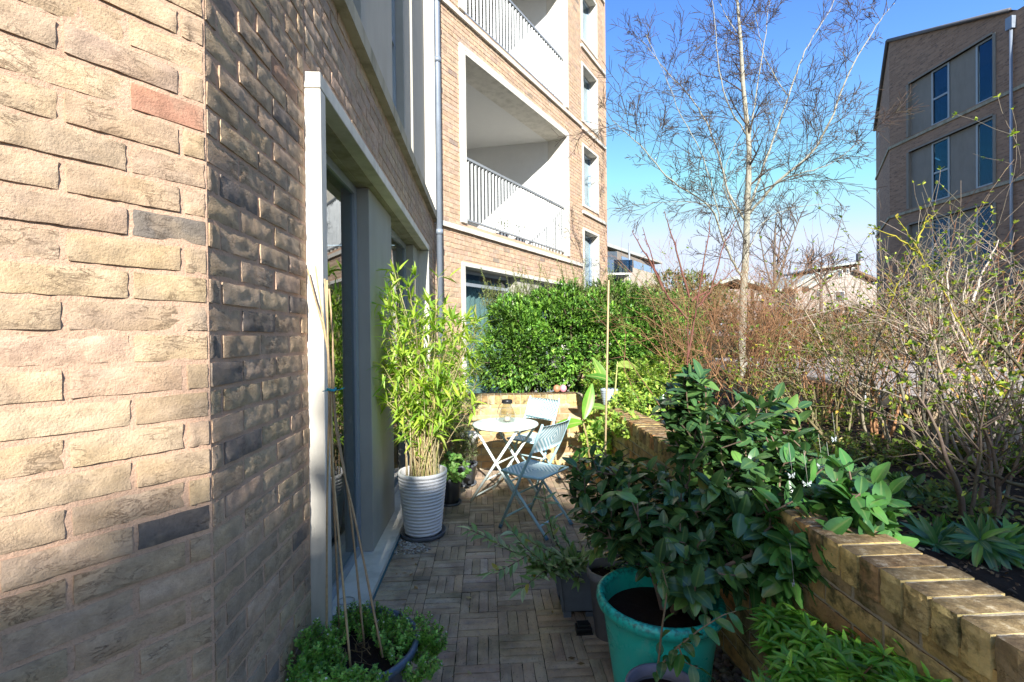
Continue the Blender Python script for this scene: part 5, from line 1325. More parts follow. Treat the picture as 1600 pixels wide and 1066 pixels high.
# ---- bamboo
M_BAM = leaf_mat('bamboo_leaf', 'obj', .42, .42, (.42, .50, .10), .5, .15, 1.25); M_BAMS = leaf_mat('bamboo_leaf_far', 'attr', .42, .42, (.42, .50, .10), .5, .15, 1.25)
SH_B = [leaf_shape(.085, 4, .35, d, .62, .9, .0, t, i) for i, (d, t) in enumerate(((.2, .3), (.45, -.4), (.7, .2), (.1, -.1)))]
bb = empty('bamboo_plant', (WP[0], WP[1], .42), 'bushy yellow-green bamboo with fine straw stems in the white ribbed pot', 'bamboo')
rng = random.Random(9); lv = Leaves(SH_B); st = MB(); PAL_B = [((.30, .46, .05), 5), ((.40, .55, .07), 4), ((.16, .32, .04), 4), ((.42, .50, .09), 1.5), ((.45, .40, .15), .6)]
env = [(560, 595, 700, .9), (480, 590, 735, 1), (430, 600, 640, .5)]
for i in range(150):
    b = np.array([WP[0] + rng.gauss(0, .055), WP[1] + rng.gauss(0, .055), .43]); tall = i < 22
    tx = rng.uniform(592, 745); ty = rng.uniform(425, 520) if tall else rng.uniform(470, 640)
    if tall: tx = rng.choice((rng.uniform(598, 625), rng.uniform(620, 720)))
    if tx > 705: ty = max(ty, 500)
    T = at(tx, ty, 3.55 + rng.uniform(-.25, .28)); T[0] = max(T[0], -.72); pts = []; rr = []; n_ = 9
    bow = np.array([rng.uniform(-.03, .03), rng.uniform(-.03, .03), .03])
    for k in range(n_ + 1):
        f = k / n_; p = b + (T - b) * f; ang = f ** 1.0; p = p + bow * math.sin(math.pi * f) * 1.; p[:2] = b[:2] + (T[:2] - b[:2]) * f ** 1.5 + bow[:2] * math.sin(math.pi * f); pts.append(p); rr.append(.0030 * (1 - .6 * f))
    c = rng.choice(((.58, .46, .25), (.50, .40, .22), (.42, .42, .15), (.62, .52, .32), (.40, .28, .15))); st.tube(pts, rr, 5, c, cap=False)
    for k in range(3, n_ + 1):
        if rng.random() < (.8 if k > 4 else .3):
            p = Vector(pts[k]); o = unit(rng); o.z = abs(o.z) * .5; Lb = rng.uniform(.05, .14); q = p + o * Lb; st.tube([p, p + o * Lb * .5 + Vector((0, 0, .01)), q], [.0013, .0011, .0008], 4, c, cap=False)
            nl = rng.choice((2, 3, 4))
            for z in range(nl):
                v = (o + unit(rng) * .75); v.z -= rng.uniform(-.1, .4); lv.add(q - o * .02 * z, v.normalized(), Vector((0, 0, 1)) + unit(rng) * .5, rng.uniform(.07, .135), vary(pick(PAL_B, rng), rng, .15), None, rng)
    for z in range(4):
        v = Vector(T - pts[-2]).normalized() + unit(rng) * .7; lv.add(T, v.normalized(), Vector((0, 0, 1)) + unit(rng) * .5, rng.uniform(.08, .15), vary(pick(PAL_B, rng), rng), None, rng)
st.build('canes', M_CANE, bb, kind='stuff'); lv.finish(bb, M_BAM, M_BAMS, 298)

# ---- potted plants by the wall
M_LF = leaf_mat('soft_leaf', 'attr', .5, .3, None, .35, .25); M_LFO = leaf_mat('soft_leaf_near', 'obj', .5, .3, (.2, .3, .1), .35, .25)
def leafy(name, label, cat, loc, bases, blobs, n, pal, shapes, size, k, seed, stem=(.14, .10, .06), spread=1.1, limit=0, up=.5, rt=.0015, rbs=.006, mo=None, ma=None, step=.06, group=None, back=.03, droop=0):
    e = empty(name, loc, label, cat, group); r_ = random.Random(seed); nd, pr, tp_ = fill([np.array(b, float) for b in bases], blobs, n, r_, step); wood(nd, pr, rt, rbs, 5, stem, r_).build('stems', M_TWIG, e)
    l_ = Leaves(shapes)
    for t in tp_: rosette(l_, nd[t], (tipdir(nd, pr, t) + Vector((0, -.1, up))).normalized(), k, size, spread, pal, r_, back=back, droop=droop)
    l_.finish(e, mo or M_LFO, ma or M_LF, limit, 'leaf' if limit else 'foliage'); return e
SH_R = [leaf_shape(.42, 4, .15, .2, .75, .7, .12, 0, i) for i in range(3)]; SH_N = [leaf_shape(.10, 2, .2, .15, .9, 1, 0, 0, i) for i in range(2)]; SH_O = [leaf_shape(.26, 3, .2, .25, .8, 1, .05, 0, i) for i in range(3)]
leafy('geranium', 'fresh green round-leaved geranium in the grey pot right of the white pot', 'plant', (-.345, 4.28, .2), [(-.345, 4.28, .2)], [blob(700, 728, 4.2, 26, 26, .12), blob(712, 738, 4.15, 22, 16, .1)], 60, [((.13, .27, .06), 4), ((.09, .20, .045), 4), ((.2, .34, .09), 2)], SH_R, .045, 5, 41, limit=60)
leafy('feathery_shrub', 'pale grey-green feathery shrub in the small pot farthest along the wall', 'shrub', (-.23, 4.82, .18), [(-.23, 4.82, .18)], [blob(715, 665, 4.75, 30, 48, .16), blob(728, 695, 4.7, 22, 26, .12), blob(700, 640, 4.8, 20, 40, .1)], 170, [((.20, .25, .12), 4), ((.15, .20, .09), 4), ((.27, .31, .16), 2)], SH_N, .045, 14, 42, spread=.9, back=.06)
leafy('wall_shrub', 'loose yellow-green shrub with drooping narrow leaves between bamboo and hedge', 'shrub', (-.32, 5.0, .0), [(-.30, 5.05, 0)], [blob(716, 545, 4.95, 26, 55, .15), blob(735, 575, 4.9, 22, 40, .12), blob(708, 600, 4.9, 20, 50, .12), blob(745, 520, 5.0, 14, 30, .1)], 100, [((.22, .30, .06), 4), ((.14, .22, .05), 4), ((.32, .38, .10), 2)], [leaf_shape(.10, 3, .3, d, .8, 1, 0, 0, i) for i, d in enumerate((.3, .6))], .085, 8, 43, (.30, .22, .15), back=.05, droop=.35, rbs=.010, limit=200, mo=M_BAM, ma=M_BAMS)

# ---- clipped yew hedge
M_YEW = leaf_mat('yew_leaf', 'attr', .45, .15, None, .4, .35, 1.3, 5)
def hedge(name, label, loc, blobs, n, size, pal, seed, shapes, mat=None, up=.4, shell=.75, cat='hedge', stems=True, hs_=5.5):
    e = empty(name, loc, label, cat); r_ = random.Random(seed); lv = Leaves(shapes); vol = np.array([(r[0] * r[1] + r[1] * r[2] + r[0] * r[2]) for _, r in blobs]); vol = np.cumsum(vol / vol.sum()); o = Vector((seed, 0, 0)); st = MB()
    for i in range(n):
        c, r = blobs[min(int(np.searchsorted(vol, r_.random())), len(blobs) - 1)]; u = unit(r_); 
        bump_ = 1 + .20 * noise.noise(Vector(u) * 2.2 + Vector(c) + o) + .16 * noise.noise(Vector(u) * 6 + o)
        f = (shell + (1 - shell) * r_.random()) if r_.random() < .8 else r_.random(); p = np.array(c) + np.array(u) * r * f * bump_; hol = noise.noise(Vector(p) * hs_ + o)
        if hol < -.12 and r_.random() < min(.95, -hol * 3.2) and f > .6: continue
        # clumps: each spray follows one of many little shoots
        d = (Vector(u) + Vector((0, 0, up)) + unit(r_) * .7).normalized(); kk = 1 + .75 * noise.noise(Vector(p) * hs_ * .45 + o * 2); col = tuple(q * kk for q in vary(pick(pal, r_), r_, .2))
        for k in range(4):
            v = (d + unit(r_) * .55).normalized(); lv.add(Vector(p) + d * size * .35 * k, v, Vector((0, 0, 1)) + unit(r_) * .6, size * r_.uniform(.7, 1.2), col, None, r_)
    if stems:
        for c, r in blobs:
            for k in range(10):
                u = unit(r_); q = np.array(c) + np.array(u) * r * .95; st.tube([(c[0], c[1], max(c[2] - r[2], 0)), tuple((np.array(c) + q) / 2), tuple(q)], [.02, .012, .004], 5, (.12, .08, .06), cap=False)
        st.build('stems', M_TWIG, e)
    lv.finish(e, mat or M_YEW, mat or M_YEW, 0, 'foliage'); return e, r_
SH_Y = [leaf_shape(.24, 2, .15, d, .8, 1, 0, 0, i) for i, d in enumerate((.1, .35))]
PAL_Y = [((.13, .27, .040), 5), ((.085, .19, .034), 5), ((.21, .39, .055), 3), ((.04, .10, .025), 2)]
yb = [blob(830, 545, 5.85, 80, 72, .38), blob(900, 535, 5.9, 90, 82, .42), blob(985, 545, 6.2, 90, 88, .5), blob(880, 492, 6.0, 70, 45, .35), blob(960, 488, 6.2, 80, 45, .4), blob(1040, 520, 6.6, 60, 60, .5), blob(790, 570, 5.8, 45, 45, .3), blob(1030, 580, 6.2, 60, 60, .5), blob(800, 500, 5.95, 35, 35, .3)]
hedge('yew_hedge', 'dense dark green rounded evergreen hedge in front of the ground floor window', (.8, 5.9, .7), yb, 34000, .046, PAL_Y, 51, SH_Y)
# loose shoots standing out of the hedge top
e = empty('hedge_shoots', (.6, 5.95, 1.9), 'loose feathery upright shoots escaping above the clipped hedge', 'shoots'); r_ = random.Random(8); lv = Leaves([leaf_shape(.12, 2, .2, .1, .9, 1)]); m = MB()
for i in range(300):
    x = r_.uniform(752, 1070); y0 = 470 + abs(x - 900) * .08 + r_.uniform(-8, 8); a = Vector(at(x, y0, 6.0)); h = r_.uniform(.10, .34) if r_.random() < .8 else .5; d = Vector((r_.uniform(-.5, .6), r_.uniform(-.4, .2), 1)).normalized(); b = a + d * h
    m.tube([a, a + d * h * .5 + Vector((.01, 0, .01)), b], [.004, .003, .0015], 4, (.12, .12, .05), cap=False)
    for k in range(int(h / .012)):
        p = a + (b - a) * (k * .012 / h); v = (d * .6 + unit(r_)).normalized(); lv.add(p, v, unit(r_), .03, vary((.17, .23, .06), r_, .3), None, r_)
m.build('stems', M_TWIG, e, kind='stuff'); lv.finish(e, M_YEW, M_YEW, 0, 'foliage')

# ---- ginger-like plant and yellow-green scrub at the wall corner
M_GIN = leaf_mat('broad_leaf', 'obj', .35, .45, (.45, .50, .16), .5, .15, 1.35)
gp = empty('ginger_plant', (.62, 4.55, 0), 'big-leaved bright green ginger plant rising behind the nearer chair', 'plant')
GSH = [leaf_shape(.155, 8, .3, d, .9, .8, .04, 0, i) for i, d in enumerate((.1, .3, .5))]; gm = [leaf_mesh('broad_blade', s, M_GIN) for s in GSH]
for (x0, y0, x1, y1, d, v, cl) in ((912, 655, 926, 602, 4.1, 0, (.16, .36, .04)), (912, 660, 856, 664, 4.0, 1, (.20, .42, .05)), (920, 700, 884, 722, 3.9, 2, (.05, .16, .03)), (940, 655, 918, 690, 4.1, 1, (.12, .28, .05)), (950, 640, 915, 628, 4.3, 1, (.2, .36, .06)), (955, 595, 918, 580, 4.4, 1, (.10, .26, .04)), (960, 600, 935, 590, 4.4, 2, (.14, .3, .06)), (962, 572, 1000, 566, 4.4, 1, (.34, .44, .10)), (965, 585, 1000, 590, 4.45, 2, (.22, .34, .07)), (950, 610, 930, 560, 4.5, 0, (.2, .36, .06)), (1010, 650, 990, 610, 4.2, 0, (.16, .33, .05)), (1015, 660, 1045, 635, 4.1, 1, (.2, .42, .05))):
    A, B = Vector(at(x0, y0, d)), Vector(at(x1, y1, d + .08)); D_ = B - A; Lf = D_.length; D_.normalize(); U_ = Vector((.2, -.75, .6)); X_ = D_.cross(U_).normalized(); N_ = X_.cross(D_)
    inst('leaf', gm[v], Matrix.Translation(A) @ Matrix((X_, D_, N_)).transposed().to_4x4() @ Matrix.Scale(Lf * 1.08, 4), gp, cl)
for pts in ([(925, 740, 4.1), (916, 680, 4.08), (910, 655, 4.05)], [(960, 720, 4.3), (958, 650, 4.3), (965, 565, 4.35)], [(1000, 690, 4.2), (1012, 655, 4.15), (1045, 628, 4.1)]):
    m = MB(); m.tube([tuple(at(*q)) for q in pts], [.011, .009, .005], 8, (.42, .40, .16) if pts[0][0] > 930 else (.34, .26, .12)); m.build('stem', M_CANE, gp)
PAL_YG = [((.28, .38, .06), 4), ((.18, .29, .05), 4), ((.38, .46, .10), 2), ((.10, .18, .04), 2)]
leafy('leafy_shrub', 'sunlit yellow-green leafy shrub filling the corner of the two planter walls', 'shrub', (1.2, 4.9, .7), [(1.25, 4.9, .7), (1.0, 5.5, .7), (1.5, 4.5, .7)], [blob(975, 610, 4.9, 55, 52, .25), blob(1030, 590, 5.0, 50, 45, .3), blob(935, 590, 5.3, 30, 35, .2), blob(1050, 640, 4.5, 40, 30, .25), blob(945, 665, 4.6, 34, 36, .2), blob(1000, 690, 4.5, 50, 25, .2), blob(985, 640, 4.15, 40, 36, .22), blob(935, 690, 4.15, 34, 36, .12), blob(970, 665, 3.85, 36, 24, .12), blob(995, 672, 3.6, 30, 20, .10), blob(1090, 650, 3.9, 30, 20, .2), blob(1010, 600, 4.5, 50, 40, .2)], 1100, [(tuple(min(x * 1.25, .6) for x in c), w) for c, w in PAL_YG], SH_O, .048, 7, 44, limit=250)
leafy('flowering_shrub', 'low shrub with small yellow-orange tinted leaves right of the ginger plant', 'shrub', (1.7, 4.9, .7), [(1.7, 4.9, .7)], [blob(1065, 560, 5.2, 50, 40, .3), blob(1110, 590, 5.2, 50, 45, .3)], 150, [((.30, .34, .06), 4), ((.42, .30, .05), 1.5), ((.14, .22, .05), 4)], SH_O, .034, 6, 45, (.3, .18, .10))

# ---- bare and half-bare shrubs
def branchy(rng, mb, p, d, L_, r, lvl, cfg, tips, col):
    n_ = max(3, int(L_ / cfg.get('seg', .12))); pts = [Vector(p)]; dd = Vector(d)
    for k in range(n_):
        dd = (dd + unit(rng) * cfg.get('wig', .14) + Vector((0, 0, cfg.get('up', .04)))).normalized(); pts.append(pts[-1] + dd * (L_ / n_))
    rr = [max(r * (1 - .75 * k / n_), cfg['rmin']) for k in range(n_ + 1)]; mb.tube(pts, rr, 6 if lvl == 0 else (4 if lvl == 1 else 3), vary(col, rng, .15, .05), cap=False)
    tips.append((pts[-1], dd, lvl))
    for k in range(1, n_ + 1): tips.append((pts[k], dd, 9)) if rng.random() < cfg.get('mid', .5) else None
    if lvl >= cfg['levels']: return
    for q in range(cfg['kids'][lvl]):
        f = rng.uniform(cfg.get('f0', .25), 1); k = min(int(f * n_), n_ - 1); b = pts[k] + (pts[k + 1] - pts[k]) * (f * n_ - k); base_d = (pts[k + 1] - pts[k]).normalized(); o = unit(rng); o = (o - base_d * o.dot(base_d)).normalized(); an = rng.uniform(*cfg.get('ang', (.5, 1.0)))
        branchy(rng, mb, b, (base_d * math.cos(an) + o * math.sin(an)).normalized(), L_ * rng.uniform(*cfg.get('lr', (.35, .6))), max(rr[k] * .62, cfg['rmin']), lvl + 1, cfg, tips, col)

def bare_shrub(name, label, base, H, nst, cfg, col, seed, pal=None, leafp=0., leaf=.03, lean=(0, 0), spread=.5, r0=.008, shapes=None, cat='shrub', group=None, br=.12, limit=0):
    rng = random.Random(seed); e = empty(name, base, label, cat, group); mb = MB(); tips = []
    for i in range(nst):
        a = rng.uniform(0, 6.28); b = Vector(base) + Vector((math.cos(a), math.sin(a), 0)) * br * rng.random(); d = Vector((lean[0] + spread * math.cos(a) * rng.random(), lean[1] + spread * math.sin(a) * rng.random(), 1)).normalized()
        branchy(rng, mb, b, d, H * rng.uniform(.65, 1.1), r0 * rng.uniform(.7, 1.2), 0, cfg, tips, col)
    mb.build('branches', M_TWIG, e)
    if pal:
        lv = Leaves(shapes or SH_O)
        for p, d, l_ in tips:
            if rng.random() < leafp:
                for k in range(rng.choice((2, 3, 4))): lv.add(p, (d + unit(rng) * .9).normalized(), Vector((0, 0, 1)) + unit(rng) * .6, leaf * rng.uniform(.7, 1.2), vary(pick(pal, rng), rng), None, rng)
        lv.finish(e, M_LFO, M_LF, limit, 'leaf' if limit else 'foliage')
    return e
BED = .70
CFG = dict(levels=2, kids=(9, 5), rmin=.0011, wig=.16, up=.03, seg=.09)
CFGo = dict(levels=2, kids=(7, 3), rmin=.0014, wig=.17, up=.03, seg=.09)
CFGf = dict(levels=2, kids=(10, 6), rmin=.0016, wig=.18, up=.05, seg=.12)
BRN = (.36, .19, .10); RED = (.22, .09, .07); PALE = (.42, .33, .25); YEL = (.42, .38, .06); GRY = (.20, .17, .13)
def bpos(x, d): q = at(x, 600, d); return (float(q[0]), float(q[1]), BED)
spec = [(1100, 5.0, 1.3, 16, BRN, 'dense reddish-brown leafless twiggy shrub left of the tree trunk'), (1165, 4.6, 1.2, 18, BRN, 'dense brown leafless twiggy shrub at the foot of the bare tree'), (1225, 4.8, 1.25, 16, (.36, .22, .12), 'tangled tan leafless shrub between tree trunk and white house'),
        (1285, 4.4, 1.1, 12, BRN, 'tangled brown leafless shrub below the white house'), (1340, 5.2, 1.15, 12, (.38, .25, .15), 'pale-tipped leafless shrub left of the shaded brick block')]
for i, (x, d, H, n_, c, lb) in enumerate(spec):
    bare_shrub('twiggy_shrub', lb, bpos(x, d), H, n_, CFG, c, 100 + i, [((.30, .40, .06), 3), ((.18, .28, .05), 2)], .02, .028, spread=.75, group='leafless shrubs in the bed')
PAL_L = [((.30, .38, .05), 4), ((.17, .25, .045), 4), ((.45, .46, .06), 2.4), ((.08, .14, .035), 3), ((.5, .36, .05), .4)]
spec = [(1395, 3.0, 1.15, 5, (.34, .28, .20), (.0, 0), .5, 'pale-stemmed shrub with sparse yellow-green leaves in front of the walkway'), (1470, 2.6, 1.3, 8, GRY, (.05, 0), .5, 'tall grey twiggy shrub with sparse small leaves at the right of the bed'), (1555, 2.5, 1.2, 8, (.40, .33, .27), (0, 0), .5, 'silvery-stemmed shrub with green leaves near the right frame edge'),
        (1620, 2.7, 1.35, 8, GRY, (-.1, 0), .6, 'dense leafy twiggy shrub cut by the right frame edge'), (1310, 3.1, .75, 5, (.22, .19, .10), (-.1, 0), .45, 'arching shrub with small yellow-green leaves beyond the camellia'), (1430, 3.9, 1.3, 9, (.38, .28, .20), (0, 0), .4, 'tall brown twiggy shrub rising before the shaded brick block'),
        (1370, 3.4, 1.0, 6, (.40, .21, .10), (0, 0), .12, 'bushy orange-brown twiggy shrub in the middle of the right bed'), (1540, 3.3, 1.15, 12, (.38, .20, .11), (0, 0), .10, 'bushy rust-brown twiggy shrub toward the right of the bed'),
        (1250, 3.5, .65, 5, (.32, .26, .10), (-.2, 0), .75, 'low arching shrub with olive stems and yellow leaves behind the camellia'), (1500, 1.95, .62, 6, (.17, .13, .10), (-.1, .1), .8, 'low tangled shrub of thin brown stems and tiny olive leaves behind the coping')]
for i, (x, d, H, n_, c, ln_, lp, lb) in enumerate(spec):
    bare_shrub('open_shrub', lb, bpos(x, d), H, n_, CFGo, c, 130 + i, PAL_L, lp, .026, ln_, .5, .011, group='half-bare shrubs in the right bed', limit=0)
# individually placed long shoots
def shoots(name, label, base, paths, col, r, seed, side_=0, pal=None, leaf=.03, lp=.5, cat='shrub', n=6, slen=.14):
    e = empty(name, base, label, cat); rng = random.Random(seed); lv = Leaves(SH_O)
    for P_ in paths:
        pts = [Vector(at(*q)) for q in P_]; fine = []
        for a, b in zip(pts, pts[1:]):
            for k in range(5): fine.append(a + (b - a) * (k / 5) + unit(rng) * .006)
        fine.append(pts[-1]); m = MB(); N_ = len(fine); m.tube(fine, [max(r * (1 - .8 * k / N_), .0015) for k in range(N_)], n, col, cap=False)
        for k in range(3, N_):
            if rng.random() < side_:
                o = unit(rng); d = (fine[k] - fine[k - 1]).normalized(); o = (o + d * .8).normalized(); l_ = slen * rng.uniform(.4, 1.3) * (1.2 - k / N_); m.tube([fine[k], fine[k] + o * l_ * .5 + unit(rng) * .008, fine[k] + o * l_], [.0020, .0016, .0011], 4, col, cap=False)
                for z in range(3): q = fine[k] + o * l_ * (.4 + .3 * z); m.add([tuple(q + unit(rng) * .006) for _ in range(4)], [(0, 1, 2), (0, 2, 3), (0, 3, 1)], col)
                if pal and rng.random() < lp:
                    for z in range(3): lv.add(fine[k] + o * l_ * rng.random(), (o + unit(rng)).normalized(), Vector((0, 0, 1)) + unit(rng) * .5, leaf * rng.uniform(.7, 1.3), vary(pick(pal, rng), rng), None, rng)
        m.build('branch', M_TWIG, e)
    lv.finish(e, M_LFO, M_LF, 60, 'leaf')
    return e
shoots('young_cherry', 'young leafless dark red tree with knobbly buds rising above the hedge corner', tuple(at(1078, 620, 3.6)[:2]) + (BED,),
       [[(1074, 690, 3.6), (1074, 560, 3.6), (1076, 455, 3.6)], [(1076, 465, 3.6), (1060, 400, 3.6), (1046, 355, 3.6), (1038, 330, 3.6)], [(1074, 560, 3.6), (1090, 470, 3.6), (1104, 380, 3.6), (1112, 335, 3.6)], [(1074, 500, 3.6), (1040, 460, 3.55), (1020, 410, 3.5), (1004, 355, 3.5)], [(1038, 455, 3.5), (1010, 400, 3.5), (988, 362, 3.5)], [(1080, 470, 3.6), (1120, 445, 3.65), (1150, 420, 3.7)], [(1090, 480, 3.6), (1110, 455, 3.6), (1130, 385, 3.6), (1150, 345, 3.6)]], (.17, .065, .05), .0085, 3, .75, slen=.09)
shoots('arching_bramble', 'long thin reddish arching stems leaning across the hedge towards the ginger plant', tuple(at(1060, 700, 4.0)[:2]) + (BED,), [[(1035, 640, 4.3), (990, 575, 4.3), (955, 520, 4.3), (915, 470, 4.3)], [(1010, 650, 4.2), (975, 580, 4.2), (978, 520, 4.2), (970, 485, 4.2)], [(1080, 560, 4.6), (1020, 500, 4.6), (980, 480, 4.6)], [(1060, 570, 4.5), (1030, 545, 4.5), (990, 512, 4.5)], [(1050, 600, 4.5), (1035, 510, 4.6), (1010, 450, 4.6), (960, 400, 4.7), (925, 402, 4.7)]], (.26, .13, .08), .0042, 14, .25)
shoots('yellow_stem_shrub', 'shrub with bright yellow lichened forked stems in front of the shaded block', bpos(1470, 2.9), [[(1580, 640, 2.4), (1520, 540, 2.5), (1470, 450, 2.55), (1425, 375, 2.6), (1400, 340, 2.6)], [(1440, 400, 2.6), (1400, 370, 2.6), (1355, 355, 2.6)], [(1430, 385, 2.6), (1445, 350, 2.6), (1450, 335, 2.6)], [(1380, 500, 2.8), (1405, 440, 2.7), (1430, 400, 2.7)]], (.38, .33, .04), .0055, 15, .35, PAL_L)
shoots('dark_branch_shrub', 'dark thick arching branch with small green leaves crossing the right of the picture', bpos(1640, 2.1), [[(1660, 680, 2.0), (1600, 585, 2.05), (1550, 520, 2.1), (1490, 460, 2.15), (1450, 425, 2.2)], [(1600, 760, 1.8), (1530, 735, 1.85), (1460, 700, 1.9), (1400, 680, 1.95)], [(1640, 800, 1.8), (1560, 770, 1.85), (1500, 730, 1.9), (1450, 690, 1.9)]], (.10, .085, .05), .0085, 16, .8, PAL_L, .026, .9, slen=.16)
shoots('whippy_shrub', 'crooked dark leafless branch reaching up against the sky left of the block', bpos(1290, 4.0), [[(1330, 560, 4.0), (1290, 440, 4.0), (1262, 415, 4.0), (1300, 395, 4.0), (1308, 365, 4.0), (1322, 322, 4.0)], [(1240, 520, 4.2), (1270, 460, 4.2), (1310, 425, 4.2), (1340, 410, 4.2), (1370, 395, 4.2)], [(1210, 500, 4.2), (1190, 440, 4.2), (1215, 415, 4.2)]], (.15, .09, .065), .0065, 17, .3)
shoots('silver_stem_shrub', 'shrub with pale silvery winding stems right of the yellow-stemmed one', bpos(1520, 2.9), [[(1528, 745, 2.8), (1518, 690, 2.8), (1524, 640, 2.8), (1512, 590, 2.8), (1520, 530, 2.8), (1505, 470, 2.8), (1512, 415, 2.8)], [(1545, 720, 2.75), (1560, 650, 2.75), (1548, 590, 2.75), (1562, 520, 2.75), (1550, 450, 2.7)], [(1520, 560, 2.8), (1490, 500, 2.8), (1478, 440, 2.8), (1486, 400, 2.8)], [(1515, 480, 2.8), (1535, 430, 2.8), (1560, 375, 2.8)], [(1478, 700, 2.9), (1470, 620, 2.9), (1480, 540, 2.9), (1468, 480, 2.9), (1475, 425, 2.9)]], (.52, .45, .39), .0105, 18, .45, PAL_L, .026, .3, slen=.2)
# hellebores
leafy('hellebore', 'pink-flowered low plants in the bed beyond the dark camellia', 'flower', bpos(1220, 3.6), [bpos(1220, 3.6)], [blob(1220, 668, 3.7, 45, 18, .25), blob(1170, 660, 3.9, 30, 14, .2), blob(1260, 690, 3.3, 60, 20, .2)], 90, [((.42, .12, .22), 2), ((.14, .22, .05), 5), ((.35, .35, .12), 2), ((.24, .32, .06), 3)], SH_R, .036, 5, 61)
leafy('low_plant', 'patch of pale yellow-green and rust leaves below the board walkway', 'plant', bpos(1330, 3.8), [bpos(1330, 3.8), bpos(1400, 3.9)], [blob(1310, 655, 4.0, 60, 22, .3), blob(1400, 660, 3.9, 50, 16, .25), blob(1290, 635, 4.4, 50, 18, .3)], 150, [((.28, .34, .08), 4), ((.18, .26, .06), 4), ((.34, .14, .08), 1)], SH_O, .040, 6, 62)
# dark undergrowth in the bed
leafy('laurel_undergrowth', 'dark glossy low laurel leaves in the shade behind the camellia', 'shrub', bpos(1300, 2.4), [bpos(1280, 2.5), bpos(1350, 2.4)], [blob(1290, 730, 2.45, 60, 34, .2), blob(1370, 760, 2.2, 60, 30, .2), blob(1240, 700, 2.8, 40, 30, .2)], 80, PAL_CAM, SH_CAM, .075, 6, 63, limit=80, mo=M_CAM, ma=M_CAMS)
def euph(label, x, y, d, seed, n=38):
    e = empty('spurge', tuple(at(x, y + 30, d)[:2]) + (BED + .02,), label, 'plant', 'dark spurges along the coping'); rng = random.Random(seed); lv = Leaves([leaf_shape(.13, 4, .25, q, .95, .9, .04, 0, i) for i, q in enumerate((.2, .45, .7))]); b = Vector(at(x, y + 30, d)); b.z = BED + .02
    st = MB(); fl_ = MB()
    for i in range(n // 2):
        t = Vector(at(x + rng.uniform(-50, 50), y + rng.uniform(-16, 22), d + rng.uniform(-.1, .12))); st.tube([b, (b + t) / 2 + Vector((0, 0, .01)), t], [.004, .0035, .003], 5, (.14, .16, .07), cap=False); dd = ((t - b).normalized() + Vector((0, 0, .6))).normalized()
        rosette(lv, t, dd, 14, .105, 1.25, [((.045, .13, .045), 5), ((.06, .17, .045), 4), ((.12, .28, .05), 1.5)], rng, droop=.2, back=.05)
        if i % 3 == 0: lf2.append((t + dd * .02, dd, rng))
    st.build('stems', M_TWIG, e); lv.finish(e, M_CAM, M_CAMS, 120)
    l2 = Leaves([leaf_shape(.42, 2, .3, .1, .8, .8)])
    for i in range(3):
        q = Vector(at(x + rng.uniform(-38, 38), y - 12 + rng.uniform(-14, 8), d - .03))
        for k in range(16): l2.add(q + unit(rng) * .014, (unit(rng) + Vector((0, -.3, .5))).normalized(), Vector((0, 0, 1)) + unit(rng) * .5, .020, vary((.30, .46, .03), rng), None, rng)
    l2.finish(e, M_LFO, M_LF, 0, 'flower_head')
lf2 = []
euph('dark spurge with a lime flower head hard against the coping top', 1480, 845, 1.75, 71); euph('dark spurge with lime heads near the right frame edge', 1575, 850, 1.65, 72); euph('dark spurge farther back under the twiggy shrubs', 1530, 800, 2.1, 73)
leafy('shade_groundcover', 'deep green groundcover under the twiggy shrubs of the right bed', 'ground cover', bpos(1500, 2.4), [bpos(1450, 2.6), bpos(1550, 2.4), bpos(1620, 2.3)], [blob(1480, 740, 2.7, 110, 50, .35), blob(1590, 730, 2.5, 70, 60, .3), blob(1400, 715, 3.0, 60, 36, .3), blob(1560, 660, 3.0, 80, 40, .3), blob(1450, 780, 2.2, 100, 30, .25), blob(1330, 700, 2.9, 80, 30, .3), blob(1570, 870, 1.8, 70, 40, .2), blob(1500, 800, 2.0, 90, 30, .2), blob(1440, 820, 1.95, 60, 22, .15)], 1500, [((.10, .17, .035), 5), ((.16, .20, .045), 3), ((.07, .12, .035), 4), ((.26, .28, .05), 1)], SH_O, .034, 6, 64, (.12, .09, .06))
# green hedge beside the walkway and dark bank under the far block
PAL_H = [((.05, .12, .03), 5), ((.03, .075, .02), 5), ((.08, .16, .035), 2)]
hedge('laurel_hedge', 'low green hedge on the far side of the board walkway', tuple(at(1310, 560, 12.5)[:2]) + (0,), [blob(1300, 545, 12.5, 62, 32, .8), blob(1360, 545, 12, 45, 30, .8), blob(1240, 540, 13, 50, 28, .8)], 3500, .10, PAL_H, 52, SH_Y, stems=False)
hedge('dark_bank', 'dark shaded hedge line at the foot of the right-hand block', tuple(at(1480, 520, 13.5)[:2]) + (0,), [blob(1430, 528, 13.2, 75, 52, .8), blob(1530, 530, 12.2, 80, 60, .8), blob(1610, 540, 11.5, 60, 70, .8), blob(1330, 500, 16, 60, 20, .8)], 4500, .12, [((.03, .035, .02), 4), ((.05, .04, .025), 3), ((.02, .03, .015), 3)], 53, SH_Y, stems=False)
hedge('conifer_row', 'brown-green tall conifer hedge beyond the garden below the sky', tuple(at(1075, 450, 20)[:2]) + (0,), [blob(1050, 468, 19, 36, 45, 1.2), blob(1085, 470, 19.5, 36, 42, 1.2), blob(1025, 485, 19, 26, 34, 1.), blob(1120, 482, 20, 30, 36, 1), blob(1050, 510, 19, 60, 50, 1.)], 6000, .13, [((.15, .18, .06), 4), ((.11, .14, .05), 4), ((.22, .20, .08), 2)], 54, SH_Y, stems=False)
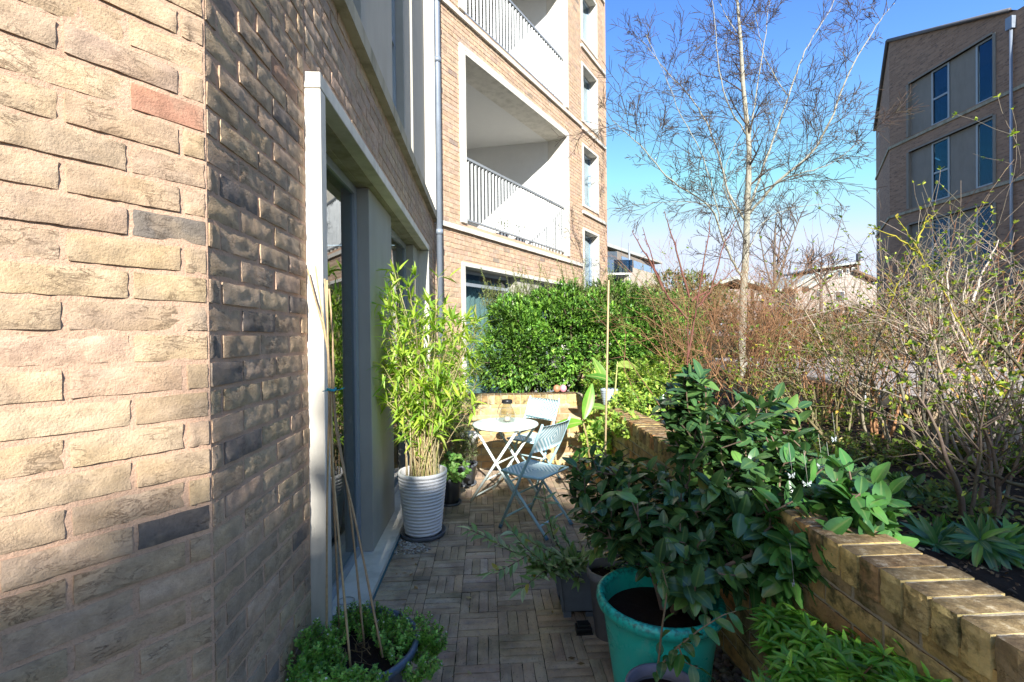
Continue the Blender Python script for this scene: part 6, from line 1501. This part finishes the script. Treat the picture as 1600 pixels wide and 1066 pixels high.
hedge('garden_scrub', 'brown and olive garden scrub filling the distance below the white house', tuple(at(1230, 490, 20)[:2]) + (0,), [blob(1150, 510, 18, 60, 32, 1.), blob(1240, 512, 19, 60, 28, 1.), blob(1330, 520, 18, 60, 26, 1.), blob(1190, 530, 16, 120, 30, 1.)], 5000, .12, [((.13, .09, .05), 4), ((.09, .08, .04), 4), ((.10, .11, .045), 2)], 55, SH_Y, stems=False, cat='scrub')

# ---- trees
BK_COL = (.30, .29, .20)
def limb_tree(name, label, base, limbs, col, seed, r_tip, sub, M=None, cfgl=None):
    e = empty(name, base, label, 'tree'); rng = random.Random(seed); mat = M or bark_mat('tree_bark', 'attr', 28, .4)
    tw = MB()
    for li, (P_, r0, r1) in enumerate(limbs):
        pts = [Vector(q) for q in P_]; fine = []
        for i in range(len(pts) - 1):       # catmull-rom
            p0, p1, p2, p3 = pts[max(i - 1, 0)], pts[i], pts[i + 1], pts[min(i + 2, len(pts) - 1)]
            for k in range(6):
                t = k / 6; fine.append(.5 * ((2 * p1) + (p2 - p0) * t + (2 * p0 - 5 * p1 + 4 * p2 - p3) * t * t + (3 * p1 - p0 - 3 * p2 + p3) * t ** 3) + unit(rng) * .012 * (1 if li else .3))
        fine.append(pts[-1]); N_ = len(fine); rr = [r0 + (r1 - r0) * (k / (N_ - 1)) ** .8 for k in range(N_)]
        m = MB(); m.tube(fine, rr, 10 if li == 0 else 7, vary(col, rng, .06, .02), cap=True); m.build('trunk' if li == 0 else 'branch', mat, e)
        start = int(N_ * (.42 if li == 0 else .12))
        for k in range(start, N_):
            f = k / N_
            for rep in range(sub):
                if rng.random() < .62:
                    d = (fine[min(k + 1, N_ - 1)] - fine[max(k - 1, 0)]).normalized(); o = unit(rng); o = (o - d * o.dot(d)).normalized(); v = (d * .75 + o * rng.uniform(.6, 1.2) + Vector((0, 0, .05))).normalized()
                    branchy(rng, tw, fine[k], v, rng.uniform(.45, 1.25) * (1.15 - .55 * f) * cfgl['L'], max(rr[k] * .40, r_tip * 2.2), 0, cfgl, [], (.085, .06, .05))
    tw.build('twigs', mat, e, kind='stuff'); return e
def TT(x, y, dd=0.): return at(x, y, 9 + dd)
r_ = random.Random(2)
limbs = [([TT(1158, 660), TT(1160, 500), TT(1165, 400), TT(1168, 320), TT(1170, 230), TT(1161, 130), TT(1157, 60), TT(1152, 0), TT(1146, -80)], .088, .016),
         ([TT(1163, 440), TT(1138, 395, -.2), TT(1110, 325, -.4), TT(1050, 283, -.7), TT(1000, 228, -.9), TT(958, 190, -1.)], .027, .005),
         ([TT(1168, 350), TT(1138, 300, .3), TT(1118, 225, .5), TT(1085, 160, .7), TT(1040, 110, .9), TT(1000, 60, 1.0)], .028, .005),
         ([TT(1125, 345, -.3), TT(1100, 250, -.3), TT(1062, 175, -.3), TT(1035, 110, -.3), TT(1010, 55, -.2)], .012, .004),
         ([TT(1170, 335), TT(1215, 285, -.4), TT(1268, 238, -.7), TT(1302, 178, -.9), TT(1328, 110, -1.), TT(1370, 40, -1.1), TT(1398, 5, -1.2)], .030, .005),
         ([TT(1172, 320), TT(1202, 235, .4), TT(1232, 150, .6), TT(1258, 80, .7), TT(1300, 10, .9), TT(1312, -40, 1.)], .027, .005),
         ([TT(1172, 385), TT(1195, 345, .6), TT(1240, 325, 1.0), TT(1300, 318, 1.4)], .014, .004),
         ([TT(1166, 330), TT(1120, 322, .7), TT(1060, 315, 1.1), TT(990, 320, 1.5)], .014, .004),
         ([TT(1185, 300), TT(1240, 275, -.8), TT(1300, 255, -1.2), TT(1350, 215, -1.5)], .016, .004),
         ([TT(1170, 230), TT(1184, 130, .3), TT(1198, 40, .4), TT(1205, -20, .5)], .016, .005),
         ([TT(1166, 210), TT(1132, 150, -.3), TT(1120, 70, -.4), TT(1112, -10, -.5)], .016, .005),
         ([TT(1159, 60), TT(1135, 25, .2), TT(1118, -10, .3)], .012, .004),
         ([TT(1166, 380), TT(1150, 340, -1.), TT(1130, 280, -1.4), TT(1160, 200, -1.6)], .015, .004),
         ([TT(1230, 150, .6), TT(1195, 90, .5), TT(1180, 20, .4)], .012, .004)]
limb_tree('bare_tree', 'tall leafless tree with pale lichened trunk and fine spreading twigs against the sky', tuple(TT(1158, 600)[:2]) + (0,), limbs, (.34, .33, .27), 12, .0028, 1, cfgl=dict(levels=2, kids=(7, 4), rmin=.0038, wig=.13, up=.015, seg=.14, L=1., lr=(.35, .62), ang=(.45, .95), f0=.2))
def FT(x, y, dd=0): return at(x, y, 24 + dd)
limb_tree('bare_tree', 'small distant leafless tree behind the main tree, right of its trunk', tuple(FT(1213, 470)[:2]) + (0,), [([FT(1212, 540), FT(1212, 470), FT(1210, 400), FT(1212, 345)], .16, .03), ([FT(1212, 450), FT(1225, 410), FT(1240, 365), FT(1250, 340)], .07, .02), ([FT(1210, 460), FT(1195, 410), FT(1186, 360)], .06, .02), ([FT(1212, 430), FT(1220, 370), FT(1222, 335)], .05, .02), ([FT(1214, 470), FT(1250, 430), FT(1272, 400)], .05, .02)], (.16, .13, .11), 13, .012, 1, cfgl=dict(levels=1, kids=(3, 0), rmin=.010, wig=.13, up=.06, seg=.4, L=1.9, lr=(.35, .6), ang=(.4, .8), f0=.2))
def FT2(x, y, dd=0): return at(x, y, 45 + dd)
limb_tree('bare_tree', 'faint rounded leafless tree showing above the white house roof', tuple(FT2(1283, 470)[:2]) + (0,), [([FT2(1283, 520), FT2(1283, 450), FT2(1283, 412)], .25, .05), ([FT2(1283, 445), FT2(1270, 420), FT2(1262, 410)], .12, .04), ([FT2(1283, 445), FT2(1297, 420), FT2(1305, 410)], .12, .04)], (.2, .17, .16), 14, .02, 2, cfgl=dict(levels=1, kids=(7, 0), rmin=.02, wig=.15, up=.06, seg=.6, L=1.8, lr=(.4, .7), ang=(.5, .9), f0=.2))

# ---- unseen foliage added behind the viewpoint, shaped to shade patio and bed
def behind(l, al): return (l * math.cos(SUN_AZ) - al * math.sin(SUN_AZ), l * math.sin(SUN_AZ) + al * math.cos(SUN_AZ))
TE = math.tan(SUN_EL)
def shade_screen(label, edge, seed, al=-13, n=9000, size=.34):
    """edge: (lateral position, shadow edge height measured back along the sun at the viewpoint)"""
    ls = [q[0] for q in edge]; c = behind((ls[0] + ls[-1]) / 2, al); e = empty('shade_foliage', (*c, 0), label, 'tree'); rng = random.Random(seed); lv = Leaves(SH_Y)
    for i in range(n):
        l_ = rng.uniform(ls[0] - .05, ls[-1] + .05); a_ = al + rng.gauss(0, .45); top_ = np.interp(l_, ls, [q[1] for q in edge]) - .26 - a_ * TE + .03 * noise.noise(Vector((l_ * 5, a_ * 3, seed))); z = top_ * (1 - rng.random() ** 1.3 * .95) ; x, y = behind(l_, a_)
        lv.add((x, y, z), unit(rng), unit(rng), size * rng.uniform(.7, 1.3), vary((.03, .07, .02), rng), None, rng)
    m = MB(); m.tube([(*c, 0), (*c, 6.5)], [.2, .08], 8, (.15, .1, .07)); m.build('trunk', M_TWIG, e); lv.finish(e, M_YEW, M_YEW, 0, 'foliage')
def edge_of(pts):
    E_ = []
    for x, y, z in pts:
        E_.append((x * math.cos(SUN_AZ) + y * math.sin(SUN_AZ), z + (-x * math.sin(SUN_AZ) + y * math.cos(SUN_AZ)) * TE))
    return sorted(E_)
shade_screen('unseen evergreen foliage added behind the viewpoint to shade the near patio', edge_of([(-1.6, .5, .95), (-.95, 1.03, 1.00), (-.733, 1.29, 1.05), (-.68, 1.98, .64), (-.50, 3.55, .50), (-.15, 4.24, .22), (.1, 4.7, 0), (.45, 4.75, 0), (.78, 3.2, .35)]), 5, n=15000)
shade_screen('unseen evergreen foliage added behind the viewpoint to shade the right bed', edge_of([(1.42, 1.6, .5), (1.6, 2.4, .8), (2.3, 2.6, .9), (3.0, 2.8, .9), (3.6, 3, .8)]), 6, n=5000)

for t, lb in ((2.6, 'small leafy potted plant standing behind the first balcony railing, left one'), (3.25, 'small leafy potted plant standing behind the first balcony railing, right one')):
    c = Vector(Dp(t, .55, 3.33)); e = pot('balcony_plant', lb, 'plant', tuple(c), [(0, 0), (.10, 0), (.14, .22), (.12, .22)], M_GP, .18, .12, 16, group='potted plants on the first balcony'); rng = random.Random(int(t * 10)); l_ = Leaves([leaf_shape(.12, 3, .2, .4)])
    for k in range(90): u = unit(rng); u.z = abs(u.z); l_.add(c + Vector((0, 0, .2)) + u * .22 * rng.random() + Vector((0, 0, .3 * rng.random())), u, Vector((0, 0, 1)), .12, vary((.08, .14, .05), rng), None, rng)
    l_.finish(e, M_LF, M_LF, 0, 'foliage')
